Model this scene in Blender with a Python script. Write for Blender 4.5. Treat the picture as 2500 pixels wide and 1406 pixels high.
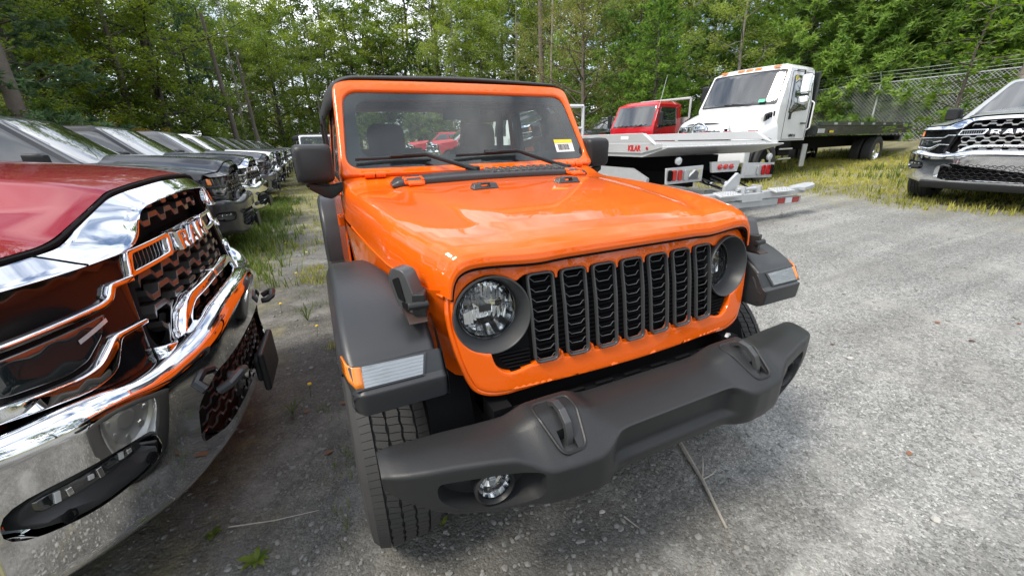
import bpy, math, random
from mathutils import Vector, Matrix, Euler, noise
from mathutils.geometry import delaunay_2d_cdt
R = math.radians
PI = math.pi
for o in list(bpy.data.objects):
    bpy.data.objects.remove(o)
scene = bpy.context.scene
COL = scene.collection
random.seed(7)

# ------------------------------------------------------------------ camera
CAM = Vector((-0.88727, -1.44392, 1.45946))
yaw, pitch, roll = R(24.775), R(20.094), R(-1.410)
fwd = Vector((math.cos(pitch) * math.sin(yaw), math.cos(pitch) * math.cos(yaw), -math.sin(pitch)))
rgt = Vector((math.cos(yaw), -math.sin(yaw), 0))
upv = rgt.cross(fwd)
r2 = math.cos(roll) * rgt + math.sin(roll) * upv
u2 = -math.sin(roll) * rgt + math.cos(roll) * upv
cd = bpy.data.cameras.new('camera')
cam = bpy.data.objects.new('camera', cd)
COL.objects.link(cam)
m3 = Matrix((r2, u2, -fwd)).transposed()
cam.matrix_world = Matrix.Translation(CAM) @ m3.to_4x4()
cd.sensor_width = 36
cd.lens = 978.53 / 2500 * 36
cd.clip_start = 0.02
cd.clip_end = 2000
scene.camera = cam

# ------------------------------------------------------------------ world
SUN_EL, SUN_AZ = 56.0, 262.0            # azimuth clockwise from +Y
w = bpy.data.worlds.new('World')
scene.world = w
w.use_nodes = True
nt = w.node_tree
nt.nodes.clear()
N = nt.nodes.new
L = nt.links.new
out = N('ShaderNodeOutputWorld')
bg = N('ShaderNodeBackground')
sky = N('ShaderNodeTexSky')
sky.sky_type = 'NISHITA'
sky.sun_disc = False
sky.sun_elevation = R(SUN_EL)
sky.sun_rotation = R(SUN_AZ)
sky.dust_density = 1.5
tc = N('ShaderNodeTexCoord')
mp = N('ShaderNodeMapping')
mp.inputs['Scale'].default_value = (1.0, 1.0, 2.6)
mp.inputs['Location'].default_value = (3.1, 1.7, 0.4)
n1 = N('ShaderNodeTexNoise')
n1.inputs['Scale'].default_value = 2.3
n1.inputs['Detail'].default_value = 6
n1.inputs['Roughness'].default_value = 0.58
n1.inputs['Distortion'].default_value = 0.5
cr = N('ShaderNodeValToRGB')
cr.color_ramp.elements[0].position = 0.36
cr.color_ramp.elements[1].position = 0.62
n2 = N('ShaderNodeTexNoise')
n2.inputs['Scale'].default_value = 4.5
n2.inputs['Detail'].default_value = 3
cr2 = N('ShaderNodeValToRGB')
cr2.color_ramp.elements[0].position = 0.3
cr2.color_ramp.elements[0].color = (8.5, 9.2, 10.5, 1)
cr2.color_ramp.elements[1].position = 0.75
cr2.color_ramp.elements[1].color = (16.5, 16.5, 16.5, 1)
mx = N('ShaderNodeMix')
mx.data_type = 'RGBA'
L(tc.outputs['Generated'], mp.inputs['Vector'])
L(mp.outputs['Vector'], n1.inputs['Vector'])
L(mp.outputs['Vector'], n2.inputs['Vector'])
L(n1.outputs['Fac'], cr.inputs['Fac'])
L(n2.outputs['Fac'], cr2.inputs['Fac'])
L(cr.outputs['Color'], mx.inputs['Factor'])
L(sky.outputs['Color'], mx.inputs['A'])
L(cr2.outputs['Color'], mx.inputs['B'])
L(mx.outputs['Result'], bg.inputs['Color'])
bg.inputs['Strength'].default_value = 0.145
L(bg.outputs['Background'], out.inputs['Surface'])

sd = bpy.data.lights.new('sun', 'SUN')
sun = bpy.data.objects.new('sun', sd)
COL.objects.link(sun)
sd.energy = 3.0
sd.angle = R(16)
sd.color = (1.0, 0.92, 0.79)
sv = Vector((math.sin(R(SUN_AZ)) * math.cos(R(SUN_EL)), math.cos(R(SUN_AZ)) * math.cos(R(SUN_EL)), math.sin(R(SUN_EL))))
sun.rotation_euler = sv.to_track_quat('Z', 'Y').to_euler()
sun.location = sv * 60

vs = scene.view_settings
vs.view_transform = 'Standard'
vs.look = 'None'
vs.exposure = 0.40
vs.gamma = 1.0
vs.use_curve_mapping = False
scene.render.resolution_x = 1024
scene.render.resolution_y = 575
cy = scene.cycles
cy.max_bounces = 6
cy.diffuse_bounces = 2
cy.glossy_bounces = 4
cy.transmission_bounces = 4
cy.transparent_max_bounces = 10
cy.caustics_reflective = False
cy.caustics_refractive = False

# ------------------------------------------------------------------ materials
MATS = {}
def nodes(m):
    m.use_nodes = True
    t = m.node_tree
    return t, t.nodes['Principled BSDF'], t.nodes.new, t.links.new
def mat(name, col, rough=0.5, metal=0.0, coat=0.0, spec=0.5, noise_amt=0.0, nscale=8.0, bump=0.0, bscale=200.0, emit=None, coat_rough=0.03, trans=0.0):
    if name in MATS:
        return MATS[name]
    m = bpy.data.materials.new(name)
    t, b, N, L = nodes(m)
    b.inputs['Base Color'].default_value = (*col, 1)
    b.inputs['Roughness'].default_value = rough
    b.inputs['Metallic'].default_value = metal
    b.inputs['Coat Weight'].default_value = coat
    b.inputs['Coat Roughness'].default_value = coat_rough
    b.inputs['Specular IOR Level'].default_value = spec
    if trans:
        b.inputs['Transmission Weight'].default_value = trans
    c = N('ShaderNodeTexCoord')
    if noise_amt:
        n = N('ShaderNodeTexNoise')
        n.inputs['Scale'].default_value = nscale
        n.inputs['Detail'].default_value = 3
        L(c.outputs['Object'], n.inputs['Vector'])
        mr = N('ShaderNodeMapRange')
        mr.inputs['To Min'].default_value = 1 - noise_amt
        mr.inputs['To Max'].default_value = 1 + noise_amt
        L(n.outputs['Fac'], mr.inputs['Value'])
        h = N('ShaderNodeHueSaturation')
        h.inputs['Color'].default_value = (*col, 1)
        L(mr.outputs['Result'], h.inputs['Value'])
        L(h.outputs['Color'], b.inputs['Base Color'])
        mr2 = N('ShaderNodeMapRange')
        mr2.inputs['To Min'].default_value = max(0.02, rough - 0.12 * noise_amt * 4)
        mr2.inputs['To Max'].default_value = min(1, rough + 0.12 * noise_amt * 4)
        L(n.outputs['Fac'], mr2.inputs['Value'])
        L(mr2.outputs['Result'], b.inputs['Roughness'])
    if bump:
        n = N('ShaderNodeTexNoise')
        n.inputs['Scale'].default_value = bscale
        n.inputs['Detail'].default_value = 1
        L(c.outputs['Object'], n.inputs['Vector'])
        bp = N('ShaderNodeBump')
        bp.inputs['Strength'].default_value = bump
        bp.inputs['Distance'].default_value = 0.002
        L(n.outputs['Fac'], bp.inputs['Height'])
        L(bp.outputs['Normal'], b.inputs['Normal'])
    if emit:
        b.inputs['Emission Color'].default_value = (*emit[0], 1)
        b.inputs['Emission Strength'].default_value = emit[1]
    MATS[name] = m
    return m
def paint(name, col, flake=0.0):
    """car paint: pigmented base under a clear coat, faint flake and dust"""
    if name in MATS:
        return MATS[name]
    m = mat(name, col, 0.45, 0.0 if not flake else flake, 0.9, 0.06)
    t, b, N, L = nodes(m)
    c = N('ShaderNodeTexCoord')
    n = N('ShaderNodeTexNoise')
    n.inputs['Scale'].default_value = 2.2
    n.inputs['Detail'].default_value = 2
    L(c.outputs['Object'], n.inputs['Vector'])
    mr = N('ShaderNodeMapRange')
    mr.inputs['From Min'].default_value = 0.35
    mr.inputs['From Max'].default_value = 0.75
    mr.inputs['To Min'].default_value = 0.015
    mr.inputs['To Max'].default_value = 0.06
    L(n.outputs['Fac'], mr.inputs['Value'])
    L(mr.outputs['Result'], b.inputs['Coat Roughness'])
    n3 = N('ShaderNodeTexNoise')
    n3.inputs['Scale'].default_value = 900
    L(c.outputs['Object'], n3.inputs['Vector'])
    h = N('ShaderNodeHueSaturation')
    h.inputs['Color'].default_value = (*col, 1)
    mr2 = N('ShaderNodeMapRange')
    mr2.inputs['To Min'].default_value = 0.8
    mr2.inputs['To Max'].default_value = 1.2
    L(n3.outputs['Fac'], mr2.inputs['Value'])
    L(mr2.outputs['Result'], h.inputs['Value'])
    L(h.outputs['Color'], b.inputs['Base Color'])
    return m
def thin_glass(name, tint, refl=1.0, rough=0.0, haze=0.0):
    if name in MATS:
        return MATS[name]
    m = bpy.data.materials.new(name)
    m.use_nodes = True
    t = m.node_tree
    t.nodes.clear()
    N = t.nodes.new
    L = t.links.new
    o = N('ShaderNodeOutputMaterial')
    mx = N('ShaderNodeMixShader')
    tr = N('ShaderNodeBsdfTransparent')
    tr.inputs['Color'].default_value = (*tint, 1)
    gl = N('ShaderNodeBsdfGlossy')
    gl.inputs['Roughness'].default_value = rough
    gl.inputs['Color'].default_value = (refl, refl, refl, 1)
    fr = N('ShaderNodeFresnel')
    fr.inputs['IOR'].default_value = 1.52
    L(fr.outputs['Fac'], mx.inputs['Fac'])
    L(tr.outputs['BSDF'], mx.inputs[1])
    L(gl.outputs['BSDF'], mx.inputs[2])
    if haze:          # pale diffuse veil mixed in for hazy light reflected on the pane
        df = N('ShaderNodeBsdfDiffuse')
        df.inputs['Color'].default_value = (.62, .70, .68, 1)
        m2 = N('ShaderNodeMixShader')
        m2.inputs['Fac'].default_value = haze
        L(mx.outputs['Shader'], m2.inputs[1])
        L(df.outputs['BSDF'], m2.inputs[2])
        L(m2.outputs['Shader'], o.inputs['Surface'])
    else:
        L(mx.outputs['Shader'], o.inputs['Surface'])
    MATS[name] = m
    return m
ORANGE = paint('orange_paint', (0.76, 0.112, 0.003))
RED = paint('red_pearl_paint', (0.235, 0.004, 0.013), 0.3)
SILVER = paint('silver_paint', (0.34, 0.36, 0.37), 0.3)
GREY = paint('dark_grey_paint', (0.022, 0.023, 0.026), 0.2)
BLACKP = paint('black_paint', (0.010, 0.011, 0.014))
MIDGREY = paint('mid_grey_paint', (0.085, 0.086, 0.10), 0.4)
WHITE = paint('white_paint', (0.72, 0.73, 0.74))
CABRED = paint('cab_red_paint', (0.45, 0.010, 0.018))
PLASTIC = mat('black_textured_plastic', (0.019, 0.020, 0.0215), 0.42, spec=0.34, noise_amt=0.12, nscale=5, bump=0.25, bscale=420)
FLARE = mat('grey_moulded_plastic', (0.025, 0.027, 0.030), 0.36, spec=0.40, noise_amt=0.1, nscale=4, bump=0.12, bscale=500)
GLOSSB = mat('gloss_black', (0.006, 0.006, 0.007), 0.08, coat=0.6)
LAMPBLK = mat('lamp_black', (0.006, 0.006, 0.007), 0.10, spec=0.28)
DARK = mat('dark_void', (0.006, 0.006, 0.007), 0.8, spec=0.12)
LAMPCHROME = mat('lamp_reflector', (0.9, 0.91, 0.92), 0.12, 1.0)
SATIN = mat('satin_dark_grey', (0.042, 0.044, 0.047), 0.28)
BRIGHT = mat('bright_grille_bars', (0.55, 0.57, 0.58), 0.2, 0.55, coat=0.5)
CHROME = mat('chrome', (0.80, 0.81, 0.83), 0.035, 1.0)
ALU = mat('brushed_aluminium', (0.60, 0.61, 0.62), 0.42, 0.45, noise_amt=0.06, nscale=3)
GALV = mat('galvanised_steel', (0.50, 0.52, 0.54), 0.45, 0.4, noise_amt=0.12, nscale=9)
RUBBER = mat('tyre_rubber', (0.034, 0.034, 0.034), 0.72, noise_amt=0.25, nscale=14, bump=0.2, bscale=180)
GLASSD = mat('dark_reflective_glass', (0.012, 0.016, 0.018), 0.02, spec=0.9, coat=1.0)
CLEAR = thin_glass('clear_lamp_glass', (0.94, 0.95, 0.96))
WIND = thin_glass('windshield_glass', (0.70, 0.82, 0.79), haze=0.03)
AMBER = mat('amber_lens', (0.75, 0.20, 0.01), 0.12, coat=1.0)
REDL = mat('red_lens', (0.42, 0.008, 0.010), 0.12, coat=1.0)
WHITEL = mat('white_lens', (0.62, 0.64, 0.66), 0.14, 0.4, coat=1.0)
RIBLENS = mat('ribbed_lamp_lens', (0.30, 0.32, 0.34), 0.16, 0.5, coat=1.0)
def _rib():
    t, b, N, L = nodes(RIBLENS)
    c = N('ShaderNodeTexCoord')
    wv = N('ShaderNodeTexWave')
    wv.bands_direction = 'Z'
    wv.inputs['Scale'].default_value = 42
    wv.inputs['Distortion'].default_value = 1.5
    wv.inputs['Detail'].default_value = 2
    L(c.outputs['Object'], wv.inputs['Vector'])
    bp = N('ShaderNodeBump')
    bp.inputs['Strength'].default_value = 0.12
    bp.inputs['Distance'].default_value = 0.004
    L(wv.outputs['Fac'], bp.inputs['Height'])
    L(bp.outputs['Normal'], b.inputs['Normal'])
_rib()
WHITEP = mat('white_plastic', (0.75, 0.76, 0.77), 0.4)
YELLOW = mat('yellow_label', (0.75, 0.55, 0.02), 0.5)
INT = mat('interior_black', (0.016, 0.017, 0.018), 0.75, noise_amt=0.2, nscale=20)
CLOTH = mat('soft_top_fabric', (0.020, 0.021, 0.023), 0.75, noise_amt=0.15, nscale=9, bump=0.3, bscale=600)
BEDBLK = mat('black_steel_bed', (0.012, 0.016, 0.015), 0.3, coat=0.3, noise_amt=0.2)

# ------------------------------------------------------------------ mesh builder
class MB:
    def __init__(s):
        s.v = []
        s.f = []
    def add(s, vs, fs):
        b = len(s.v)
        s.v += [tuple(p) for p in vs]
        s.f += [tuple(i + b for i in q) for q in fs]
        return s
    def box(s, c, d, rot=None):
        x, y, z = d[0] / 2, d[1] / 2, d[2] / 2
        vs = [Vector((sx * x, sy * y, sz * z)) for sx in (-1, 1) for sy in (-1, 1) for sz in (-1, 1)]
        if rot:
            m = Euler(rot).to_matrix()
            vs = [m @ p for p in vs]
        vs = [p + Vector(c) for p in vs]
        return s.add(vs, [(0, 1, 3, 2), (4, 6, 7, 5), (0, 4, 5, 1), (2, 3, 7, 6), (0, 2, 6, 4), (1, 5, 7, 3)])
    def hexa(s, p):      # 8 points: bottom ring 4, top ring 4
        return s.add(p, [(3, 2, 1, 0), (4, 5, 6, 7), (0, 1, 5, 4), (1, 2, 6, 5), (2, 3, 7, 6), (3, 0, 4, 7)])
    def grid(s, rows, closed=False, flip=False):
        n = len(rows[0])
        vs = [p for r in rows for p in r]
        fs = []
        for i in range(len(rows) - 1):
            for j in range(n if closed else n - 1):
                k = (j + 1) % n
                q = (i * n + j, i * n + k, (i + 1) * n + k, (i + 1) * n + j)
                fs.append(q[::-1] if flip else q)
        return s.add(vs, fs)
    def tube(s, path, rad, n=8, caps=True, closed=False):
        path = [Vector(p) for p in path]
        if not hasattr(rad, '__len__'):
            rad = [rad] * len(path)
        rows = []
        ref = None
        m = len(path)
        for i, p in enumerate(path):
            if closed:
                t = path[(i + 1) % m] - path[i - 1]
            else:
                t = path[min(i + 1, m - 1)] - path[max(i - 1, 0)]
            if t.length < 1e-9:
                t = Vector((0, 0, 1))
            t.normalize()
            if ref is None:
                ref = Vector((0, 0, 1)) if abs(t.z) < 0.9 else Vector((1, 0, 0))
            a = (ref - t * ref.dot(t))
            if a.length < 1e-6:
                a = t.orthogonal()
            a.normalize()
            ref = a
            b = t.cross(a)
            rows.append([p + (a * math.cos(2 * PI * k / n) + b * math.sin(2 * PI * k / n)) * rad[i] for k in range(n)])
        if closed:
            rows.append(rows[0])
        s.grid(rows, True, True)
        if caps and not closed:
            b = len(s.v)
            s.v += [tuple(q) for q in rows[0]] + [tuple(q) for q in rows[-1]]
            s.f.append(tuple(range(b, b + n)))
            s.f.append(tuple(range(b + 2 * n - 1, b + n - 1, -1)))
        return s
    def lathe(s, prof, c, ax, n=32, flat=False):
        """prof: (radius, offset along ax)"""
        ax = Vector(ax).normalized()
        a = ax.orthogonal().normalized()
        b = ax.cross(a)
        c = Vector(c)
        rows = [[c + ax * h + (a * math.cos(2 * PI * k / n) + b * math.sin(2 * PI * k / n)) * r for k in range(n)] for r, h in prof]
        return s.grid(rows, True, True)
    def prism(s, poly, place, d0, d1):
        """poly: 2-D outline, place(u, v, d) -> point"""
        n = len(poly)
        vs = [place(u, v, d0) for u, v in poly] + [place(u, v, d1) for u, v in poly]
        fs = [tuple(range(n - 1, -1, -1)), tuple(range(n, 2 * n))] + [(i, (i + 1) % n, n + (i + 1) % n, n + i) for i in range(n)]
        return s.add(vs, fs)
    def build(s, name, m, parent=None, ang=32, bevel=0, seg=2, mirror=False, loc=None, solid=0, recalc=True):
        me = bpy.data.meshes.new(name)
        vv, ff = s.v, s.f
        if mirror:
            b = len(vv)
            ff = ff + [tuple(i + b for i in reversed(q)) for q in ff]
            vv = vv + [(-x, y, z) for x, y, z in vv]
        me.from_pydata(vv, [], ff)
        me.validate()
        if recalc:
            import bmesh
            bm = bmesh.new()
            bm.from_mesh(me)
            bmesh.ops.remove_doubles(bm, verts=bm.verts, dist=1e-5)
            bmesh.ops.recalc_face_normals(bm, faces=bm.faces)
            bm.to_mesh(me)
            bm.free()
        me.polygons.foreach_set('use_smooth', [True] * len(me.polygons))
        if ang < 180:
            me.set_sharp_from_angle(angle=R(ang))
        me.materials.append(m)
        o = bpy.data.objects.new(name, me)
        COL.objects.link(o)
        if parent:
            o.parent = parent
        if loc:
            o.location = loc
        if solid:
            q = o.modifiers.new('thick', 'SOLIDIFY')
            q.thickness = solid
            q.offset = -1
        if bevel:
            q = o.modifiers.new('bevel', 'BEVEL')
            q.width = bevel
            q.segments = seg
            q.limit_method = 'ANGLE'
            q.angle_limit = R(28)
            q.harden_normals = True
        return o
def fil(pts, closed=True, k=4):
    """round the corners of a 2-D outline given as (a, b[, r])"""
    n = len(pts)
    res = []
    for i, p in enumerate(pts):
        r = p[2] if len(p) > 2 else 0
        if r <= 0 or (not closed and i in (0, n - 1)):
            res += [(p[0], p[1])] * (k + 1 if r < 0 else 1)
            continue
        P = Vector(p[:2])
        A = Vector(pts[i - 1][:2]) - P
        B = Vector(pts[(i + 1) % n][:2]) - P
        ta = min(r, A.length * 0.49)
        tb = min(r, B.length * 0.49)
        if A.length > 1e-9:
            A.normalize()
        if B.length > 1e-9:
            B.normalize()
        q0 = P + A * ta
        q1 = P + B * tb
        for j in range(k + 1):
            t = j / k
            q = q0 * (1 - t) ** 2 + P * 2 * t * (1 - t) + q1 * t * t
            res.append((q.x, q.y))
    return res
def lerp(a, b, t):
    return a + (b - a) * t
def keyloft(mb, keys, place, n=4, closed=True, k=4, caps=True, smooth=True):
    """loft keyed outlines: keys = [(s, [(a, b, r), ...]), ...]; all lists alike"""
    rows = []
    K = len(keys)
    for i in range(K - 1):
        s0, p0 = keys[i]
        s1, p1 = keys[i + 1]
        m = n if not hasattr(n, '__len__') else n[i]
        for j in range(m + (1 if i == K - 2 else 0)):
            t = j / m
            if smooth:      # monotone-ish Catmull-Rom on each coordinate
                pm = keys[max(i - 1, 0)]
                pp = keys[min(i + 2, K - 1)]
                sec = []
                for q in range(len(p0)):
                    c = []
                    for e in range(3):
                        a0 = pm[1][q][e]; a1 = p0[q][e]; a2 = p1[q][e]; a3 = pp[1][q][e]
                        d = s1 - s0
                        def slope(x0, y0, x1, y1):
                            return (y1 - y0) / (x1 - x0) if abs(x1 - x0) > 1e-9 else 0
                        l = slope(pm[0], a0, s0, a1) if i > 0 else slope(s0, a1, s1, a2)
                        c_ = slope(s0, a1, s1, a2)
                        r_ = slope(s1, a2, pp[0], a3) if i + 2 < K else c_
                        m0 = 0 if l * c_ <= 0 else 2 * l * c_ / (l + c_)
                        m1 = 0 if r_ * c_ <= 0 else 2 * r_ * c_ / (r_ + c_)
                        h = t
                        v = (2*h**3-3*h*h+1)*a1 + (h**3-2*h*h+h)*d*m0 + (-2*h**3+3*h*h)*a2 + (h**3-h*h)*d*m1
                        c.append(v)
                    sec.append(tuple(c))
            else:
                sec = [tuple(lerp(u, v, t) for u, v in zip(a, b)) for a, b in zip(p0, p1)]
            s_ = lerp(s0, s1, t)
            rows.append([place(s_, a, b) for a, b in fil2(sec, closed, k)])
    mb.grid(rows, closed)
    if caps and closed:
        for r_, rev in ((rows[0], False), (rows[-1], True)):
            b = len(mb.v)
            mb.v += [tuple(p) for p in r_]
            idx = tuple(range(b, b + len(r_)))
            mb.f.append(idx[::-1] if rev else idx)
    return rows
def fil2(sec, closed, k):
    res = []
    n = len(sec)
    for i, p in enumerate(sec):
        if not closed and i in (0, n - 1):
            res.append((p[0], p[1]))
            continue
        r = max(p[2], 1e-5)
        P = Vector(p[:2])
        A = Vector(sec[i - 1][:2]) - P
        B = Vector(sec[(i + 1) % n][:2]) - P
        ta = min(r, A.length * 0.49)
        tb = min(r, B.length * 0.49)
        if A.length > 1e-9: A.normalize()
        if B.length > 1e-9: B.normalize()
        q0 = P + A * ta
        q1 = P + B * tb
        for j in range(k + 1):
            t = j / k
            q = q0 * (1 - t) ** 2 + P * 2 * t * (1 - t) + q1 * t * t
            res.append((q.x, q.y))
    return res
def inside(p, poly):
    x, y = p
    c = False
    n = len(poly)
    j = n - 1
    for i in range(n):
        xi, yi = poly[i]
        xj, yj = poly[j]
        if (yi > y) != (yj > y) and x < (xj - xi) * (y - yi) / (yj - yi) + xi:
            c = not c
        j = i
    return c
def area2(p):
    return sum(p[i - 1][0] * p[i][1] - p[i][0] * p[i - 1][1] for i in range(len(p))) / 2
def offset(loop, d):
    """move a loop to its left by d (ccw: inwards)"""
    n = len(loop)
    r = []
    for i in range(n):
        a = Vector(loop[i]) - Vector(loop[i - 1])
        b = Vector(loop[(i + 1) % n]) - Vector(loop[i])
        if a.length < 1e-9: a = b
        if b.length < 1e-9: b = a
        na = Vector((-a.y, a.x)).normalized()
        nb = Vector((-b.y, b.x)).normalized()
        q = na + nb
        q = q / max(q.length_squared / 2, 0.35) if q.length > 1e-6 else na
        r.append((loop[i][0] + q.x * d, loop[i][1] + q.y * d))
    return r
def dense(loop, step):
    r = []
    n = len(loop)
    for i in range(n):
        a = Vector(loop[i]); b = Vector(loop[(i + 1) % n])
        m = max(1, int((b - a).length / step))
        for j in range(m):
            q = a.lerp(b, j / m)
            r.append((q.x, q.y))
    return r
def sheet(mb, outer, holes, f3, step=0.03, lip=0.006, depth=0.02, back=(0, 1, 0), fill=True):
    """plate with rounded, returned edges on the surface f3(u, v); back = direction of its depth"""
    back = Vector(back)
    outer = outer if area2(outer) > 0 else outer[::-1]
    holes = [h if area2(h) < 0 else h[::-1] for h in holes]
    loops = [dense(l, step) for l in [outer] + holes]
    # rings rounding towards the edge; each loop's own left side is the material
    prof = [(0.0, 1.0), (0.0, 0.35), (0.1, 0.1), (0.35, 0.0)] if lip else [(0, 0)]
    inner = []
    for l in loops:
        rings = []
        for (d, e) in ([(0, depth)] + [(0, lip), (0.3 * lip, 0.3 * lip), (lip, 0)] if lip else [(0, depth), (0, 0)]):
            o = offset(l, d) if d else l
            rings.append([Vector(f3(*p)) + back * e for p in o])
            last = o
        mb.grid(rings, True)
        inner.append(last)
    if not fill:
        return
    pts = []
    edges = []
    for l in inner:
        b = len(pts)
        pts += [Vector(p) for p in l]
        edges += [(b + i, b + (i + 1) % len(l)) for i in range(len(l))]
    xs = [p[0] for p in inner[0]]; ys = [p[1] for p in inner[0]]
    x = min(xs) + step
    row = 0
    while x < max(xs):
        y = min(ys) + step * (0.5 if row % 2 else 1)
        while y < max(ys):
            if inside((x, y), inner[0]) and not any(inside((x, y), h) for h in inner[1:]):
                pts.append(Vector((x, y)))
            y += step
        x += step
        row += 1
    V, E, F, *_ = delaunay_2d_cdt(pts, edges, [], 0, 1e-6)
    fs = []
    for q in F:
        c = ((V[q[0]].x + V[q[1]].x + V[q[2]].x) / 3, (V[q[0]].y + V[q[1]].y + V[q[2]].y) / 3)
        if inside(c, inner[0]) and not any(inside(c, h) for h in inner[1:]):
            fs.append(tuple(q))
    mb.add([f3(p.x, p.y) for p in V], fs)
def circ(cx, cy, r, n=40, a0=0, a1=2 * PI, ry=None):
    full = abs(a1 - a0 - 2 * PI) < 1e-6
    return [(cx + r * math.cos(a0 + (a1 - a0) * i / (n if full else n - 1)), cy + (ry or r) * math.sin(a0 + (a1 - a0) * i / (n if full else n - 1))) for i in range(n)]
def mirx(half):
    """closed outline from its right half, given from top centre to bottom centre"""
    return half + [(-p[0], p[1]) + tuple(p[2:]) for p in reversed(half) if abs(p[0]) > 1e-6]
def empty(name, label, cat, loc=(0, 0, 0), rz=0, group=None):
    o = bpy.data.objects.new(name, None)
    COL.objects.link(o)
    o.location = loc
    o.rotation_euler = (0, 0, rz)
    o.empty_display_size = 0.3
    tag(o, label, cat, group)
    return o
def tag(o, label=None, cat=None, group=None, kind=None):
    if label: o['label'] = label
    if cat: o['category'] = cat
    if group: o['group'] = group
    if kind: o['kind'] = kind
    return o
KIDS = {}
def copy_tree(o, parent=None, swap=None, top=True):
    c = o.copy()
    COL.objects.link(c)
    c.parent = parent
    if o.type == 'MESH' and swap and o.data.materials and o.data.materials[0] in swap:
        c.material_slots[0].link = 'OBJECT'
        c.material_slots[0].material = swap[o.data.materials[0]]
    for ch in list(o.children):
        copy_tree(ch, c, swap, False)
    return c
def text_mesh(s, size, depth, fn=None, bold=0.0):
    cu = bpy.data.curves.new('t', 'FONT')
    cu.body = s
    cu.size = size
    cu.extrude = depth
    cu.offset = bold
    cu.align_x = 'CENTER'
    cu.align_y = 'CENTER'
    cu.resolution_u = 3
    o = bpy.data.objects.new('t', cu)
    COL.objects.link(o)
    dg = bpy.context.evaluated_depsgraph_get()
    me = bpy.data.meshes.new_from_object(o.evaluated_get(dg))
    vs = [tuple(v.co) for v in me.vertices]
    fs = [tuple(p.vertices) for p in me.polygons]
    bpy.data.objects.remove(o)
    bpy.data.curves.remove(cu)
    return vs, fs
ORD = 'first second third fourth fifth sixth seventh eighth ninth tenth eleventh twelfth thirteenth fourteenth fifteenth sixteenth seventeenth eighteenth nineteenth twentieth'.split()
ORD += ['twenty-' + w_ for w_ in ORD[:9]] + ['thirtieth'] + ['thirty-' + w_ for w_ in ORD[:9]]
def smooth01(a, b, x):
    t = max(0, min(1, (x - a) / (b - a)))
    return t * t * (3 - 2 * t)
def gz(x, y):
    """height of the ground: level by the parked row, rising to the right and beyond the lot"""
    z = 0.052 * max(0, x - 1.6) if x < 9 else 0.052 * 7.4 + 0.03 * (x - 9)
    z += 0.09 * max(0, x - 17)
    z += 0.10 * max(0, -x - 10)
    z += 0.02 * max(0, y - 50)
    z = min(z, 6)
    d = math.hypot(x, y)
    z += 0.012 * (noise.noise(Vector((x * 0.5, y * 0.5, 0.3)))) * min(1, max(0, d - 2) / 4)
    return z
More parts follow.
